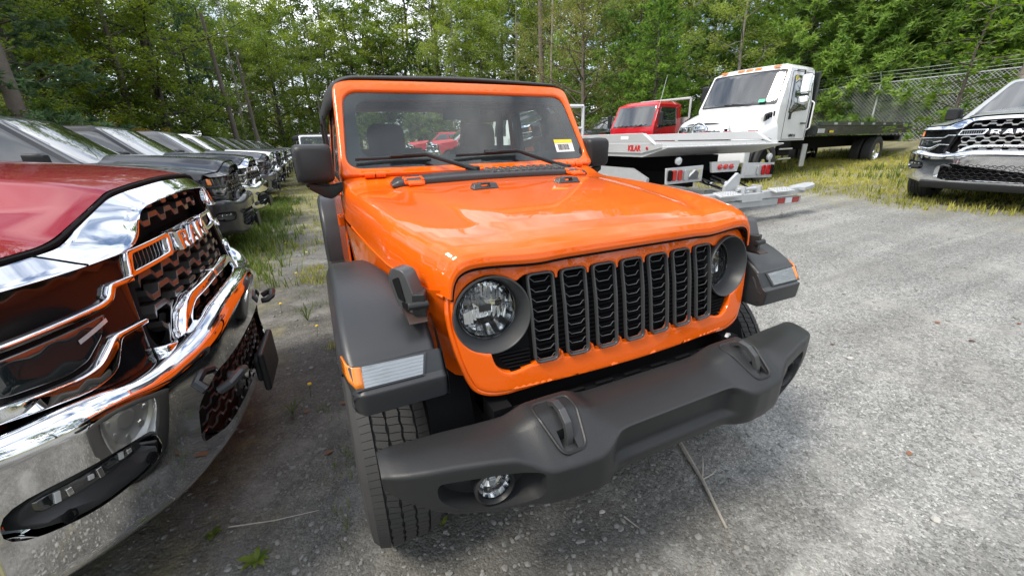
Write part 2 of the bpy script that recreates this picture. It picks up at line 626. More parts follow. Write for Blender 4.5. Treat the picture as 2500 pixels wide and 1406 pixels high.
# ------------------------------------------------------------------ gravel lot
def ground_mat():
    m = bpy.data.materials.new('gravel_ground')
    t, b, N, L = nodes(m)
    c = N('ShaderNodeTexCoord')
    def noi(sc, det=6, rough=.55):
        n = N('ShaderNodeTexNoise'); n.inputs['Scale'].default_value = sc; n.inputs['Detail'].default_value = det; n.inputs['Roughness'].default_value = rough
        L(c.outputs['Object'], n.inputs['Vector']); return n
    def ramp(src, stops):
        r = N('ShaderNodeValToRGB')
        while len(r.color_ramp.elements) < len(stops): r.color_ramp.elements.new(.5)
        for e, (p, col) in zip(r.color_ramp.elements, stops):
            e.position = p; e.color = (*col, 1) if len(col) == 3 else col
        L(src, r.inputs['Fac']); return r
    def mix(f, a, b_, mode='MIX'):
        x = N('ShaderNodeMix'); x.data_type = 'RGBA'; x.blend_type = mode
        if hasattr(f, 'node'): L(f, x.inputs['Factor'])
        else: x.inputs['Factor'].default_value = f
        for s, q in (('A', a), ('B', b_)):
            if hasattr(q, 'node'): L(q, x.inputs[s])
            else: x.inputs[s].default_value = (*q, 1)
        return x.outputs['Result']
    def mrange(src, a, b_, c0=0, c1=1):
        r = N('ShaderNodeMapRange'); r.interpolation_type = 'SMOOTHSTEP'
        r.inputs['From Min'].default_value = a; r.inputs['From Max'].default_value = b_; r.inputs['To Min'].default_value = c0; r.inputs['To Max'].default_value = c1
        L(src, r.inputs['Value']); return r.outputs['Result']
    def math_(op, a, b_):
        x = N('ShaderNodeMath'); x.operation = op
        for i, q in enumerate((a, b_)):
            if hasattr(q, 'node'): L(q, x.inputs[i])
            else: x.inputs[i].default_value = q
        return x.outputs[0]
    v1 = N('ShaderNodeTexVoronoi'); v1.inputs['Scale'].default_value = 115; L(c.outputs['Object'], v1.inputs['Vector'])
    v2 = N('ShaderNodeTexVoronoi'); v2.inputs['Scale'].default_value = 48; L(c.outputs['Object'], v2.inputs['Vector'])
    n_big = noi(.55, 2); n_mid = noi(2.6, 3); n_fine = noi(160, 1); n_dirt = noi(9, 4, .65)
    sep = N('ShaderNodeSeparateXYZ'); L(c.outputs['Object'], sep.inputs[0])
    # stone colours
    cs = N('ShaderNodeSeparateColor'); L(v1.outputs['Color'], cs.inputs[0])
    st1 = ramp(cs.outputs[0], [(.0, (.080, .083, .082)), (.35, (.170, .174, .170)), (.7, (.258, .262, .255)), (.93, (.37, .37, .36)), (1, (.52, .52, .50))])
    cs2 = N('ShaderNodeSeparateColor'); L(v2.outputs['Color'], cs2.inputs[0])
    st2 = ramp(cs2.outputs[1], [(.0, (.14, .14, .135)), (.5, (.235, .24, .23)), (1, (.34, .34, .325))])
    gravel = mix(mrange(n_fine.outputs['Fac'], .45, .6), st1.outputs['Color'], st2.outputs['Color'])
    soil = ramp(n_dirt.outputs['Fac'], [(.25, (.040, .037, .032)), (.55, (.078, .072, .062)), (.8, (.135, .126, .110))]).outputs['Color']  # soil tones, with the red pickup's shade put into the colour too
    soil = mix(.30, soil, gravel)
    # where the bare, shade-darkened soil shows: along the parked row, under the cars and in patches
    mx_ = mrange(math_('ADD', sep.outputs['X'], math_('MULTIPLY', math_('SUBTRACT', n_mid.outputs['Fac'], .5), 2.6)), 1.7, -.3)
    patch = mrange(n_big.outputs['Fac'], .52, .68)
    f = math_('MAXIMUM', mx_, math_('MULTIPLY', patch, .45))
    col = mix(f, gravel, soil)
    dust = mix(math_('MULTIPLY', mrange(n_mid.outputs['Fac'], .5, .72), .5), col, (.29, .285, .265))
    # thatch under the grass: right bank, far aisle
    gx = mrange(math_('ADD', sep.outputs['X'], math_('MULTIPLY', math_('SUBTRACT', n_mid.outputs['Fac'], .5), 4)), 6.5, 9.5)
    gl = mrange(math_('ADD', sep.outputs['X'], math_('MULTIPLY', math_('SUBTRACT', n_mid.outputs['Fac'], .5), 3)), -1.2, -2.6)
    gy = mrange(math_('ADD', sep.outputs['Y'], math_('MULTIPLY', math_('SUBTRACT', n_mid.outputs['Fac'], .5), 6)), 5.5, 11)
    gm = math_('MULTIPLY', math_('MAXIMUM', math_('MAXIMUM', gx, gl), gy), mrange(n_dirt.outputs['Fac'], .30, .60, .25, .9))
    col = mix(gm, dust, ramp(n_dirt.outputs['Fac'], [(.3, (.13, .13, .055)), (.7, (.28, .25, .115))]).outputs['Color'])
    mpn = N('ShaderNodeMapping'); mpn.inputs['Rotation'].default_value = (0, 0, R(38)); mpn.inputs['Scale'].default_value = (.28, 3.4, 1)
    L(c.outputs['Object'], mpn.inputs['Vector'])
    n_tr = N('ShaderNodeTexNoise'); n_tr.inputs['Scale'].default_value = 1.0; n_tr.inputs['Detail'].default_value = 3; n_tr.inputs['Distortion'].default_value = .4; L(mpn.outputs['Vector'], n_tr.inputs['Vector'])
    hs = N('ShaderNodeHueSaturation'); L(col, hs.inputs['Color'])
    L(math_('MULTIPLY', mrange(n_tr.outputs['Fac'], .32, .68, .83, 1.12), mrange(n_big.outputs['Fac'], .3, .7, .76, 1.12)), hs.inputs['Value'])
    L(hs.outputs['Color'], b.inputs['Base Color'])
    b.inputs['Roughness'].default_value = .93
    b.inputs['Specular IOR Level'].default_value = .25
    h1 = math_('MULTIPLY', v1.outputs['Distance'], -.9)
    h2 = math_('MULTIPLY', v2.outputs['Distance'], -1.0)
    h = math_('ADD', math_('ADD', h1, h2), math_('MULTIPLY', n_dirt.outputs['Fac'], 2.5))
    bp = N('ShaderNodeBump'); bp.inputs['Strength'].default_value = .6; bp.inputs['Distance'].default_value = .006
    L(h, bp.inputs['Height'])
    L(bp.outputs['Normal'], b.inputs['Normal'])
    return m
def axis(lim0, lim1):
    a = [0.0]
    x = 0
    while x < lim1:
        x += .3 if x < 12 else (1.0 if x < 40 else 8.0)
        a.append(x)
    x = 0
    while x > lim0:
        x -= .3 if x > -6 else (1.0 if x > -40 else 8.0)
        a.insert(0, x)
    return a
g = MB()
g.grid([[(x, y, gz(x, y)) for y in axis(-150, 300)] for x in axis(-200, 200)])
gnd = g.build('ground', ground_mat(), recalc=False)
tag(gnd, kind='structure')

# loose stones, too many to count
STONE = mat('loose_stone', (.19, .19, .18), .9, noise_amt=.5, nscale=30)
ico = None
def ico_unit():
    t = (1 + 5 ** .5) / 2
    v = [(-1, t, 0), (1, t, 0), (-1, -t, 0), (1, -t, 0), (0, -1, t), (0, 1, t), (0, -1, -t), (0, 1, -t), (t, 0, -1), (t, 0, 1), (-t, 0, -1), (-t, 0, 1)]
    f = [(0, 11, 5), (0, 5, 1), (0, 1, 7), (0, 7, 10), (0, 10, 11), (1, 5, 9), (5, 11, 4), (11, 10, 2), (10, 7, 6), (7, 1, 8), (3, 9, 4), (3, 4, 2), (3, 2, 6), (3, 6, 8), (3, 8, 9), (4, 9, 5), (2, 4, 11), (6, 2, 10), (8, 6, 7), (9, 8, 1)]
    return [Vector(p).normalized() for p in v], f
IV, IF = ico_unit()
rnd = random.Random(3)
sm = MB()
for i in range(5200):
    d = .25 + 7.5 * rnd.random() ** 1.6
    a = R(rnd.uniform(-40, 82))
    x, y = CAM.x + (d + .5) * math.sin(a), CAM.y + (d + .5) * math.cos(a)
    r_ = rnd.choice([.004, .005, .006, .007, .009, .012]) * (1 + d * .06)
    if rnd.random() < .012: r_ = rnd.uniform(.012, .020)
    sx, sy, sz = rnd.uniform(.7, 1.4), rnd.uniform(.6, 1.2), rnd.uniform(.35, .75)
    an = rnd.uniform(0, 6.3)
    ca, sa = math.cos(an), math.sin(an)
    jit = [rnd.uniform(.75, 1.2) for _ in IV]
    z = gz(x, y) + r_ * sz * .35
    sm.add([(x + r_ * j * (p.x * sx * ca - p.y * sy * sa), y + r_ * j * (p.x * sx * sa + p.y * sy * ca), z + r_ * j * p.z * sz) for p, j in zip(IV, jit)], IF)
so_ = sm.build('loose_stones', STONE, recalc=False, ang=25)
tag(so_, 'small loose stones scattered over the gravel lot', 'stones', kind='stuff')
# ------------------------------------------------------------------ orange off-road car (front at -y)
def wheel(parent, c, rad, width, side, rim_mat, tread=True, nblk=104, name='wheel', rim_r=None, ribs=5):
    """a wheel standing at c (centre); side = +1 / -1 is the outer face"""
    rim_r = rim_r or rad * 0.56
    w = MB()
    h = width / 2
    ri = rim_r
    prof = [(ri, -h * 0.80), (ri + 0.02, -h * 0.95), ((ri + rad) / 2, -h * 1.04), (rad - 0.035, -h * 0.97), (rad - 0.012, -h * 0.80), (rad - 0.011, 0),
            (rad - 0.012, h * 0.80), (rad - 0.035, h * 0.97), ((ri + rad) / 2, h * 1.04), (ri + 0.02, h * 0.95), (ri, h * 0.80)]
    w.lathe(prof, c, (1, 0, 0), 56)
    t = w.build(name, RUBBER, parent)
    if tread:
        b = MB()
        C = Vector(c)
        tw = width * 0.86
        rw = tw / ribs
        for i in range(ribs):
            x0 = -tw / 2 + i * rw + rw * 0.09
            x1 = x0 + rw * 0.82
            edge = i in (0, ribs - 1)
            sk = 0 if edge else (0.006 if i % 2 else -0.006)
            if i == ribs // 2: sk = 0.002
            for j in range(nblk):
                a0 = 2 * PI * (j + (0.5 if i % 2 else 0)) / nblk
                a1 = a0 + 2 * PI / nblk * (0.93 if edge else 0.90)
                am = (a0 + a1) / 2
                s_ = sk / rad
                kx = rw * (0.05 if (j % 2) else -0.05) * (0 if edge else 1)
                vs = []
                for r_ in (rad - 0.0125, rad):
                    for xx, da in ((x0, -s_), (x1, s_)):
                        for a in (a0, am, a1):
                            A = a + da
                            rr = r_ - (0.010 if (edge and ((xx == x0) == (i == 0))) else 0)
                            vs.append((C.x + xx + (kx if a == am else 0), C.y + rr * math.cos(A), C.z + rr * math.sin(A)))
                b.add(vs, [(0, 1, 7, 6), (1, 2, 8, 7), (3, 9, 10, 4), (4, 10, 11, 5), (6, 7, 10, 9), (7, 8, 11, 10), (0, 6, 9, 3), (2, 5, 11, 8)])
        b.build('tread', RUBBER, t, ang=20)
    r_ = MB()
    s = side
    r_.lathe([(ri, h * 0.80 * s), (ri * 0.97, h * 0.72 * s), (ri * 0.93, h * 0.45 * s), (ri * 0.80, h * 0.30 * s), (ri * 0.5, h * 0.42 * s), (ri * 0.30, h * 0.5 * s), (ri * 0.28, h * 0.62 * s), (0.001, h * 0.64 * s)], c, (1, 0, 0), 40)
    r_.lathe([(ri, -h * 0.80 * s), (ri * 0.95, -h * 0.5 * s), (ri * 0.9, h * 0.1 * s), (0.001, h * 0.1 * s)], c, (1, 0, 0), 32)
    for k in range(8):
        a = 2 * PI * k / 8
        r_.lathe([(0.022, h * 0.30 * s), (0.022, h * 0.44 * s), (0.001, h * 0.45 * s)], (c[0], c[1] + ri * 0.66 * math.cos(a), c[2] + ri * 0.66 * math.sin(a)), (1, 0, 0), 8)
    r_.build('rim', rim_mat, t)
    return t

suv = empty('off_road_car', 'orange off-road car with black bumper, round headlights and seven-slot grille, centre of the lot', 'car')
J = suv
def Yg(x, z):
    y = -0.506 + 0.15 * (z - 0.822) if z < 0.99 else -0.4808 + 0.24 * (z - 0.99)
    return y + 0.11 * x * x
fJ = lambda x, z: (x, Yg(x, z), z)
LX, LZ, LRB, LS = 0.493, 0.986, 0.117, 0.893
pitchs, fw, ft, fb = 0.1120, 0.089, 1.093, 0.817
# -- grille panel
go = fil(mirx([(0, 1.130), (0.592, 1.130, 0.085), (0.618, 0.99, 0.15), (0.590, 0.83, 0.12), (0.548, 0.745, 0.085), (0, 0.741)]), k=8)
half = []
for i in range(3, 7):
    xc = (i - 3) * pitchs
    hw = fw / 2 + 0.004
    a = [(xc - hw - 0.003, 1.066, 0.006), (xc - hw, ft - 0.004, 0.016), (xc + hw, ft - 0.004, 0.016), (xc + hw + 0.003, 1.066, 0.006)]
    half += a[2:] if i == 3 else a
half[0] = (fw / 2 + 0.004, ft - 0.004, 0.016)
half = [(0, ft - 0.004)] + half
half = half[:-1] + [(LX - 0.085, 1.074, 0.004)]
half += [(p[0], p[1], 0) for p in circ(LX, LZ, LRB - 0.003, 30, R(128), R(-82))]
half += [(0.498, 0.826, 0.03), (0.455, 0.795, 0.03)]
for i in range(6, 2, -1):
    xc = (i - 3) * pitchs
    hw = fw / 2 + 0.004
    a = [(xc + hw + 0.003, 0.836, 0.006), (xc + hw, fb - 0.003, 0.016), (xc - hw, fb - 0.003, 0.016), (xc - hw - 0.003, 0.836, 0.006)]
    if i == 6: a = a[1:]
    if i == 3: a = a[:2]
    half += a
half += [(0, fb - 0.003)]
hole = fil(mirx(half), k=4)
g = MB()
sheet(g, go, [hole], fJ, 0.011, 0.005, 0.022)
gp = g.build('grille_panel', ORANGE, J, 40)
# lower rim bead of the panel
bead = MB()
bl = fil([(0.612, 1.06, 0.1), (0.622, 0.985, 0.15), (0.594, 0.825, 0.12), (0.552, 0.739, 0.085), (-0.552, 0.739, 0.085), (-0.594, 0.825, 0.12), (-0.622, 0.985, 0.15), (-0.612, 1.06, 0.1)], False, 8)
bead.tube([Vector(fJ(*p)) + Vector((0, 0.012, 0)) for p in bl], 0.009, 8)
bead.build('grille_rim', ORANGE, gp)
# backing with ribs
b = MB()
sheet(b, fil(mirx([(0, 1.10), (0.375, 1.10), (0.375, 0.79), (0, 0.79)]), k=2), [], lambda x, z: (x, Yg(x, z) + 0.042, z), 0.05, 0, 0.01)
b.build('grille_backing', DARK, gp)
b = MB()
for k in range(17):
    z = 0.835 + k * 0.0145
    b.box((0, Yg(0, z) + 0.034, z), (0.72, 0.012, 0.003))
for s in (-1, 1):
    for k in range(6):
        z = 0.803 + k * 0.0115
        x0 = 0.384; x1 = 0.452 + k * 0.0075
        b.box((s * (x0 + x1) / 2, Yg((x0 + x1) / 2, z) + 0.016, z), (x1 - x0, 0.014, 0.004), (0, 0, s * 0.09))
b.build('grille_ribs', DARK, gp)
for s in (-1, 1):
    b = MB()
    sheet(b, [(s * p[0], p[1]) for p in fil([(0.380, 0.795), (0.455, 0.792, 0.03), (0.502, 0.826, 0.03), (0.497, 0.866), (0.44, 0.878), (0.400, 0.905), (0.380, 0.925)], k=4)], [], lambda x, z: (x, Yg(x, z) + 0.024, z), 0.04, 0, 0.01)
    b.build('grille_corner', DARK, gp)
for i in range(7):
    xc = (i - 3) * pitchs
    g = MB()
    o_ = fil([(xc - fw / 2, ft, 0.020), (xc - fw / 2 + 0.002, 0.99, 0.06), (xc - fw / 2 + 0.004, fb, 0.020), (xc + fw / 2 - 0.004, fb, 0.020), (xc + fw / 2 - 0.002, 0.99, 0.06), (xc + fw / 2, ft, 0.020)], k=5)
    wv = 0.0066
    i_ = fil([(xc - fw / 2 + wv, ft - wv, 0.014), (xc - fw / 2 + 0.002 + wv, 0.99, 0.05), (xc - fw / 2 + 0.004 + wv, fb + wv, 0.014), (xc + fw / 2 - 0.004 - wv, fb + wv, 0.014), (xc + fw / 2 - 0.002 - wv, 0.99, 0.05), (xc + fw / 2 - wv, ft - wv, 0.014)], k=5)
    sheet(g, o_, [i_], lambda x, z: (x, Yg(x, z) - 0.010, z), 0.02, 0.0030, 0.013)
    fo = g.build('slot_frame', SATIN, gp, 40)
    h = MB()
    nr = 8
    for q in range(nr + 1):
        z = fb + 0.018 + q * (ft - fb - 0.036) / nr
        hw2 = fw / 2 - wv - 0.004
        y = lambda xx, zz: Yg(xx, zz) + 0.003
        dz = (ft - fb - 0.036) / nr
        pth = [(xc - hw2, z), (xc - hw2 + 0.004, z - dz * 0.0), (xc - hw2 + 0.016, z - dz * 0.38), (xc + hw2 - 0.016, z - dz * 0.38), (xc + hw2 - 0.005, z), (xc + hw2, z)]
        h.tube([(xx, y(xx, zz), zz) for xx, zz in pth], 0.0010, 4)
        pth = [(xc - hw2, z), (xc - hw2 + 0.016, z + dz * 0.34), (xc + hw2 - 0.016, z + dz * 0.34), (xc + hw2, z)]
    h.build('slot_mesh', mat('grille_mesh_grey', (.10, .104, .108), .35), fo)
# -- headlights
for s in (-1, 1):
    c = Vector((s * LX, Yg(LX, LZ), LZ))
    ax = Vector((s * -0.10, 1, -0.10)).normalized()     # depth direction
    bz = MB()
    bz.lathe([(0.124 * LS, 0.03), (LRB, 0.010), (LRB + 0.002, 0.001), (LRB, -0.003), (LRB - 0.003, -0.003), (LRB - 0.006, 0.002), (0.112 * LS, 0.048), (0.106 * LS, 0.062), (0.1035 * LS, 0.070), (0.1025 * LS, 0.09)], c, ax, 64)
    bz.build('headlight_bezel', mat('bezel_grey', (.050, .052, .055), .42), J, 50)
    lamp = MB()
    lamp.lathe([(0.1045 * LS, 0.066), (0.1030 * LS, 0.060), (0.1005 * LS, 0.061), (0.0985 * LS, 0.068), (0.0985 * LS, 0.09), (0.098 * LS, 0.15), (0.001 * LS, 0.155)], c, ax, 56)
    lo = lamp.build('headlight', GLOSSB, J)
    rf = MB()
    rings = [(0.097 * LS, 0.074), (0.088 * LS, 0.098), (0.072 * LS, 0.120), (0.052 * LS, 0.135), (0.030 * LS, 0.143), (0.016 * LS, 0.144)]
    rf.lathe(rings, c, ax, 18)
    rf.build('reflector', LAMPCHROME, lo, ang=3)
    # vertical facets on the reflector
    vf = MB()
    a_ = Vector((1, 0, 0))
    for q in range(-5, 6):
        hh = math.sqrt(max(0.0001, 0.080 ** 2 - (q * 0.0130) ** 2))
        dep = 0.084 + 0.05 * (1 - (q / 5.6) ** 2)
        for sg in (-1, 1):
            vf.box(c + ax * dep + Vector((q * 0.0130, 0, sg * hh * 0.56)), (0.0098, 0.004, hh * 0.80), (0.12 * sg, 0, 0))
    vf.build('reflector_facet', LAMPCHROME, lo, 20)
    bu = MB()
    bu.lathe([(0.001 * LS, 0.086), (0.013 * LS, 0.09), (0.015 * LS, 0.104), (0.015 * LS, 0.142)], c, ax, 20)
    bu.box(c + ax * 0.088, (0.040, 0.012, 0.022))
    bu.build('bulb_shield', SATIN, lo, bevel=0.003)
    gl = MB()
    gl.lathe([(0.099 * LS, 0.067), (0.076 * LS, 0.058), (0.05 * LS, 0.053), (0.02 * LS, 0.050), (0.0005 * LS, 0.0495)], c, ax, 48)
    gl.build('lens', CLEAR, lo)
# -- hood
def hplace(s, x, z):
    wrap = 0.11 * x * x * (1 - smooth01(-0.40, 0.05, s))
    return (x, s + wrap, z)
HK = []
for (y, wd, zs, ze, zc, bul, xb) in [(-0.478, .606, 1.050, 1.134, 1.137, 0, .30), (-0.481, .611, 1.052, 1.145, 1.148, 0, .30), (-0.478, .617, 1.055, 1.160, 1.164, 0, .30), (-0.465, .626, 1.060, 1.173, 1.180, 0.000, .32),
                                      (-0.435, .644, 1.066, 1.186, 1.197, 0.001, .34), (-0.38, .668, 1.071, 1.197, 1.212, 0.004, .36), (-0.28, .694, 1.078, 1.209, 1.227, 0.008, .39), (-0.1, .722, 1.082, 1.222, 1.244, 0.011, .42),
                                      (0.12, .744, 1.088, 1.234, 1.259, 0.013, .46), (0.36, .764, 1.096, 1.243, 1.270, 0.013, .50), (0.575, .779, 1.10, 1.248, 1.276, 0.012, .53)]:
    ff = min(1, max(0.12, (y + 0.48) / 0.10 + 0.12))
    HK.append((y, wd, zs, ze, zc, bul, xb, ff))
hd = MB()
rows = []
def hsec(y, wd, zs, ze, zc, bul, xb, ff):
    # from the side seam over the top to the other side
    k_ = min(1, (ze - zs) / 0.10)
    top = [(0.0, zc), (xb - 0.02, zc - 0.003 - 0.004 * ff), (xb + 0.05, zc - 0.010 - bul), (wd - 0.075, ze + 0.006 * k_), (wd - 0.022 * k_ - 0.006, ze - 0.012 * k_), (wd - 0.006, lerp(zs, ze, 0.5)), (wd, zs)]
    rr = [0.2, 0.06, 0.06, 0.10, 0.055, 0.08, 0]
    half = [(p[0], p[1], r_) for p, r_ in zip(top, rr)]
    full = [(-p[0], p[1], p[2]) for p in reversed(half[1:])] + [(0, zc, 0.2)] + half[1:]
    return full
keys = [(i, [(a, b_, c_) for a, b_, c_ in hsec(*k)]) for i, k in enumerate(HK)]
def hpl(s, x, z):
    i = min(int(s), len(HK) - 2)
    y = lerp(HK[i][0], HK[i + 1][0], s - i)
    return hplace(y, x, z)
keyloft(hd, keys, hpl, n=5, closed=False, k=6, caps=False)
hood = hd.build('hood', ORANGE, J, 60)
sm_ = MB()
sm_.tube([(q[0] * .998, q[1] + .006, q[2] - .006) for q in [hplace(HK[0][0], a, b_) for a, b_ in fil2(hsec(*HK[0]), False, 6)]], .0045, 5)
sm_.build('hood_seam', DARK, hood)
# hood side bead
for s in (-1, 1):
    bd = MB()
    bd.tube([hplace(k[0], s * (k[1] + 0.001), k[2] - 0.002) for k in HK[3:]], 0.0035, 6)
    bd.build('hood_edge', ORANGE, hood)
# -- front corners and engine-bay sides below the hood
plan = [(0.618, -0.405), (0.632, -0.412), (0.655, -0.395), (0.674, -0.35), (0.690, -0.27), (0.712, -0.13), (0.742, 0.12), (0.764, 0.36), (0.779, 0.575), (0.787, 0.70), (0.792, 0.84)]
for s_ in (-1, 1):
  sd_ = MB()
  rows = []
  for (x, y) in plan:
      fr = 1 - smooth01(-0.42, -0.25, y)
      rows.append([(s_ * (x - 0.085 * fr * t - 0.02 * t * (1 - fr)), y + 0.03 * fr * t, lerp(min(1.075 + 0.01 * (1 - fr), 1.092), 0.76, t)) for t in [0, .12, .25, .4, .6, .8, 1]])
  sd_.grid(rows)
  sd_.build('fender_side', ORANGE, J, 60)
# -- cowl between the hood and the windshield
cw = MB()
keyloft(cw, [(0.578, [(-.779, 1.10, .0), (-.755, 1.236, .06), (-.70, 1.247, .05), (0, 1.272, .2), (.70, 1.247, .05), (.755, 1.236, .06), (.779, 1.10, 0)]),
             (0.72, [(-.788, 1.10, .0), (-.768, 1.250, .06), (-.71, 1.262, .05), (0, 1.283, .2), (.71, 1.262, .05), (.768, 1.250, .06), (.788, 1.10, 0)]),
             (0.80, [(-.791, 1.10, .0), (-.776, 1.270, .05), (-.72, 1.288, .05), (0, 1.298, .2), (.72, 1.288, .05), (.776, 1.270, .05), (.791, 1.10, 0)]),
             (0.862, [(-.792, 1.10, .0), (-.780, 1.285, .04), (-.73, 1.305, .05), (0, 1.312, .2), (.73, 1.305, .05), (.780, 1.285, .04), (.792, 1.10, 0)])],
        lambda s, x, z: (x, s, z), n=5, closed=False, k=5, caps=False)
cw.build('cowl', ORANGE, J, 60)
cg = MB()
keyloft(cg, [(-.565, [(.60, 1.262, .005), (.60, 1.276, .01), (.66, 1.284, .01), (.685, 1.27, .005)]), (-.53, [(.585, 1.262, .005), (.585, 1.292, .012), (.69, 1.306, .012), (.72, 1.27, .005)]),
             (-.2, [(.60, 1.27, .005), (.60, 1.303, .012), (.72, 1.317, .012), (.76, 1.28, .005)]), (.2, [(.60, 1.27, .005), (.60, 1.303, .012), (.72, 1.317, .012), (.76, 1.28, .005)]),
             (.53, [(.585, 1.262, .005), (.585, 1.292, .012), (.69, 1.306, .012), (.72, 1.27, .005)]), (.565, [(.60, 1.262, .005), (.60, 1.276, .01), (.66, 1.284, .01), (.685, 1.27, .005)])],
        lambda s, y, z: (s, y, z), n=5, k=3)
cgo = cg.build('cowl_grille', SATIN, J, 40)
fn = MB()
for k in range(11):
    x = -0.02 + k * 0.043
    fn.hexa([(x - .018, .610, 1.298), (x + .012, .610, 1.298), (x + .002, .722, 1.31), (x - .028, .722, 1.31), (x - .012, .612, 1.313), (x + .006, .612, 1.313), (x - .004, .712, 1.328), (x - .022, .712, 1.328)])
fn.build('cowl_fin', SATIN, cgo, bevel=0.003)
def hinge(x, y, z, wd, s):
    h = MB()
    h.tube([(x - wd / 2, y, z), (x - .003, y, z)], 0.017, 12)
    h.tube([(x + .003, y, z), (x + wd / 2, y, z)], 0.017, 12)
    h.build('windshield_hinge', ORANGE, J)
for s in (-1, 1):
    hinge(s * 0.613, 0.812, 1.312, 0.105, s)
    h = MB()
    h.box((s * .462, .60, 1.287), (.098, .075, .012), (0.18, 0, 0))
    h.box((s * .462, .548, 1.278), (.075, .05, .012), (0.05, 0, 0))
    h.tube([(s * .462 - .05, .632, 1.296), (s * .462 + .05, .632, 1.296)], .0095, 10)
    for q in (-1, 1):
        h.box((s * .462 + q * .042, .605, 1.297), (.012, .06, .014), (0.18, 0, 0))
    h.build('hood_hinge', ORANGE, J, bevel=0.003)
    # hood bump stop
    h = MB()
    x = s * 0.217; y = 0.277
    z = 1.262
    for q in (-1, 1):
        h.hexa([(x + q * .042 - .02, y - .028, z), (x + q * .042 + .02, y - .028, z), (x + q * .042 + .02, y + .028, z), (x + q * .042 - .02, y + .028, z),
                (x + q * .036 - .016, y - .016, z + .026), (x + q * .036 + .016, y - .016, z + .026), (x + q * .036 + .016, y + .018, z + .026), (x + q * .036 - .016, y + .018, z + .026)])
    h.box((x, y + .002, z + .024), (.06, .030, .010))
    h.box((x, y, z + .003), (.085, .055, .012))
    h.build('hood_stop', SATIN, J, bevel=0.004)
    # hood latch
    h = MB()
    bx = s * 0.712
    def lpl(u, v, d):
        ca, sa = math.cos(.6), math.sin(.6)
        du_, dd = u + .365, d + (1.10 - v) * .16
        return (bx + s * (dd * ca + du_ * sa), -.365 + du_ * ca - dd * sa, v)
    h.prism(fil([(-.412, 1.022, .012), (-.352, 1.036, .012), (-.312, 1.112, .014), (-.326, 1.140, .012), (-.372, 1.136, .016), (-.420, 1.06, .012)], k=3), lpl, -.024, .020)
    lt = h.build('hood_latch', SATIN, J, bevel=0.005)
    h = MB()
    h.prism(fil([(-.384, 1.052, .006), (-.358, 1.058, .006), (-.332, 1.108, .006), (-.356, 1.118, .006)], k=2), lpl, .0205, .0225)
    h.prism(fil([(-.400, 1.03, .004), (-.376, 1.036, .004), (-.370, 1.052, .004), (-.394, 1.048, .004)], k=2), lpl, .0205, .024)
    h.build('latch_slot', DARK, lt)
    h = MB()
    h.box((s * .688, -.405, 1.045), (.035, .05, .07), (0, 0, s * .35))
    h.tube([(s * .67, -.430, 1.05), (s * .725, -.425, 1.05)], 0.011, 10)
    h.build('latch_bracket', PLASTIC, lt, bevel=0.006)
    h = MB()
    h.prism(fil([(-.46, 1.005, .02), (-.36, 1.005, .03), (-.33, 1.02, .01), (-.40, 1.028, .02)], k=3), lambda u, v, d: (s * (.70 + d), u, v), -.02, .03)
    h.build('latch_pad', mat('dark_brown_rubber', (.03, .016, .012), .5), lt, bevel=0.004)
# -- windshield frame and glass
A0 = Vector((0, 0.838, 1.310)); A1 = Vector((0, 1.150, 1.802))
du = (A1 - A0)
def fW(x, t):          # t along the slope 0..1
    p = A0 + du * t
    bow = -0.045 * (1 - (x / 0.75) ** 2)
    return (x, p.y + bow, p.z)
SL = du.length
fWm = lambda x, v: fW(x, v / SL)
out_ = fil([(-.782, 0.0, .03), (.782, 0.0, .03), (.765, .15, .2), (.735, SL - .005, .085), (-.735, SL - .005, .085), (-.765, .15, .2)], k=8)
inn_ = fil([(-.742, .045, .085), (.742, .045, .085), (.690, SL - .078, .085), (-.690, SL - .078, .085)], k=8)
nrm = du.normalized().cross(Vector((1, 0, 0))).normalized()
if nrm.y < 0: nrm = -nrm
m = MB()
sheet(m, out_, [inn_], fWm, 0.03, 0.014, 0.09, back=nrm)
wf = m.build('windshield_frame', ORANGE, J, 50)
band_in = fil([(-.660, .115, .07), (.660, .115, .07), (.640, SL - .155, .05), (.585, SL - .120, .06), (-.585, SL - .120, .06), (-.640, SL - .155, .05)], k=6)
m = MB()
gl_out = offset(inn_, -0.004)
sheet(m, gl_out, [], lambda x, v: Vector(fWm(x, v)) + nrm * 0.014, 0.06, 0, 0.004, back=nrm)
m.build('windshield', WIND, J, 60)
m = MB()
sheet(m, gl_out, [band_in], lambda x, v: Vector(fWm(x, v)) + nrm * 0.019, 0.04, 0, 0.001, back=nrm)
m.build('windshield_border', mat('black_frit', (.012, .013, .022), .3), J, 60)
# wipers
def wiper(p0, p1, piv, knee):
    h = MB()
    W = lambda x, v, d: Vector(fWm(x, v)) - nrm * d
    a = W(*p0, .016); b_ = W(*p1, .016)
    h.tube([a.lerp(b_, t) + nrm * (.006 * math.sin(PI * t)) for t in [i / 10 for i in range(11)]], [.009] * 11, 6)
    h.tube([a.lerp(b_, t) + nrm * .012 for t in (0, .5, 1)], .004, 4)
    mid = a.lerp(b_, .53)
    h.box(mid - nrm * .010, (.075, .022, .020), (R(-35), 0, 0))
    k_ = W(*knee, .030)
    pv = Vector(piv)
    h.tube([mid - nrm * .012, k_, k_.lerp(pv, .8)], [.008, .011, .013], 6)
    h.tube([k_.lerp(pv, .78), pv], [.016, .019], 8)
    h.lathe([(.001, .022), (.014, .02), (.016, .0), (.022, -.02)], pv, (0, -.3, 1), 14)
    h.build('wiper', GLOSSB if False else PLASTIC, J, bevel=0.002)
wiper((-.695, .085), (-.295, .098), (-.085, .715, 1.315), (-.335, .092))
wiper((-.165, .088), (.235, .100), (.500, .705, 1.300), (.215, .095))
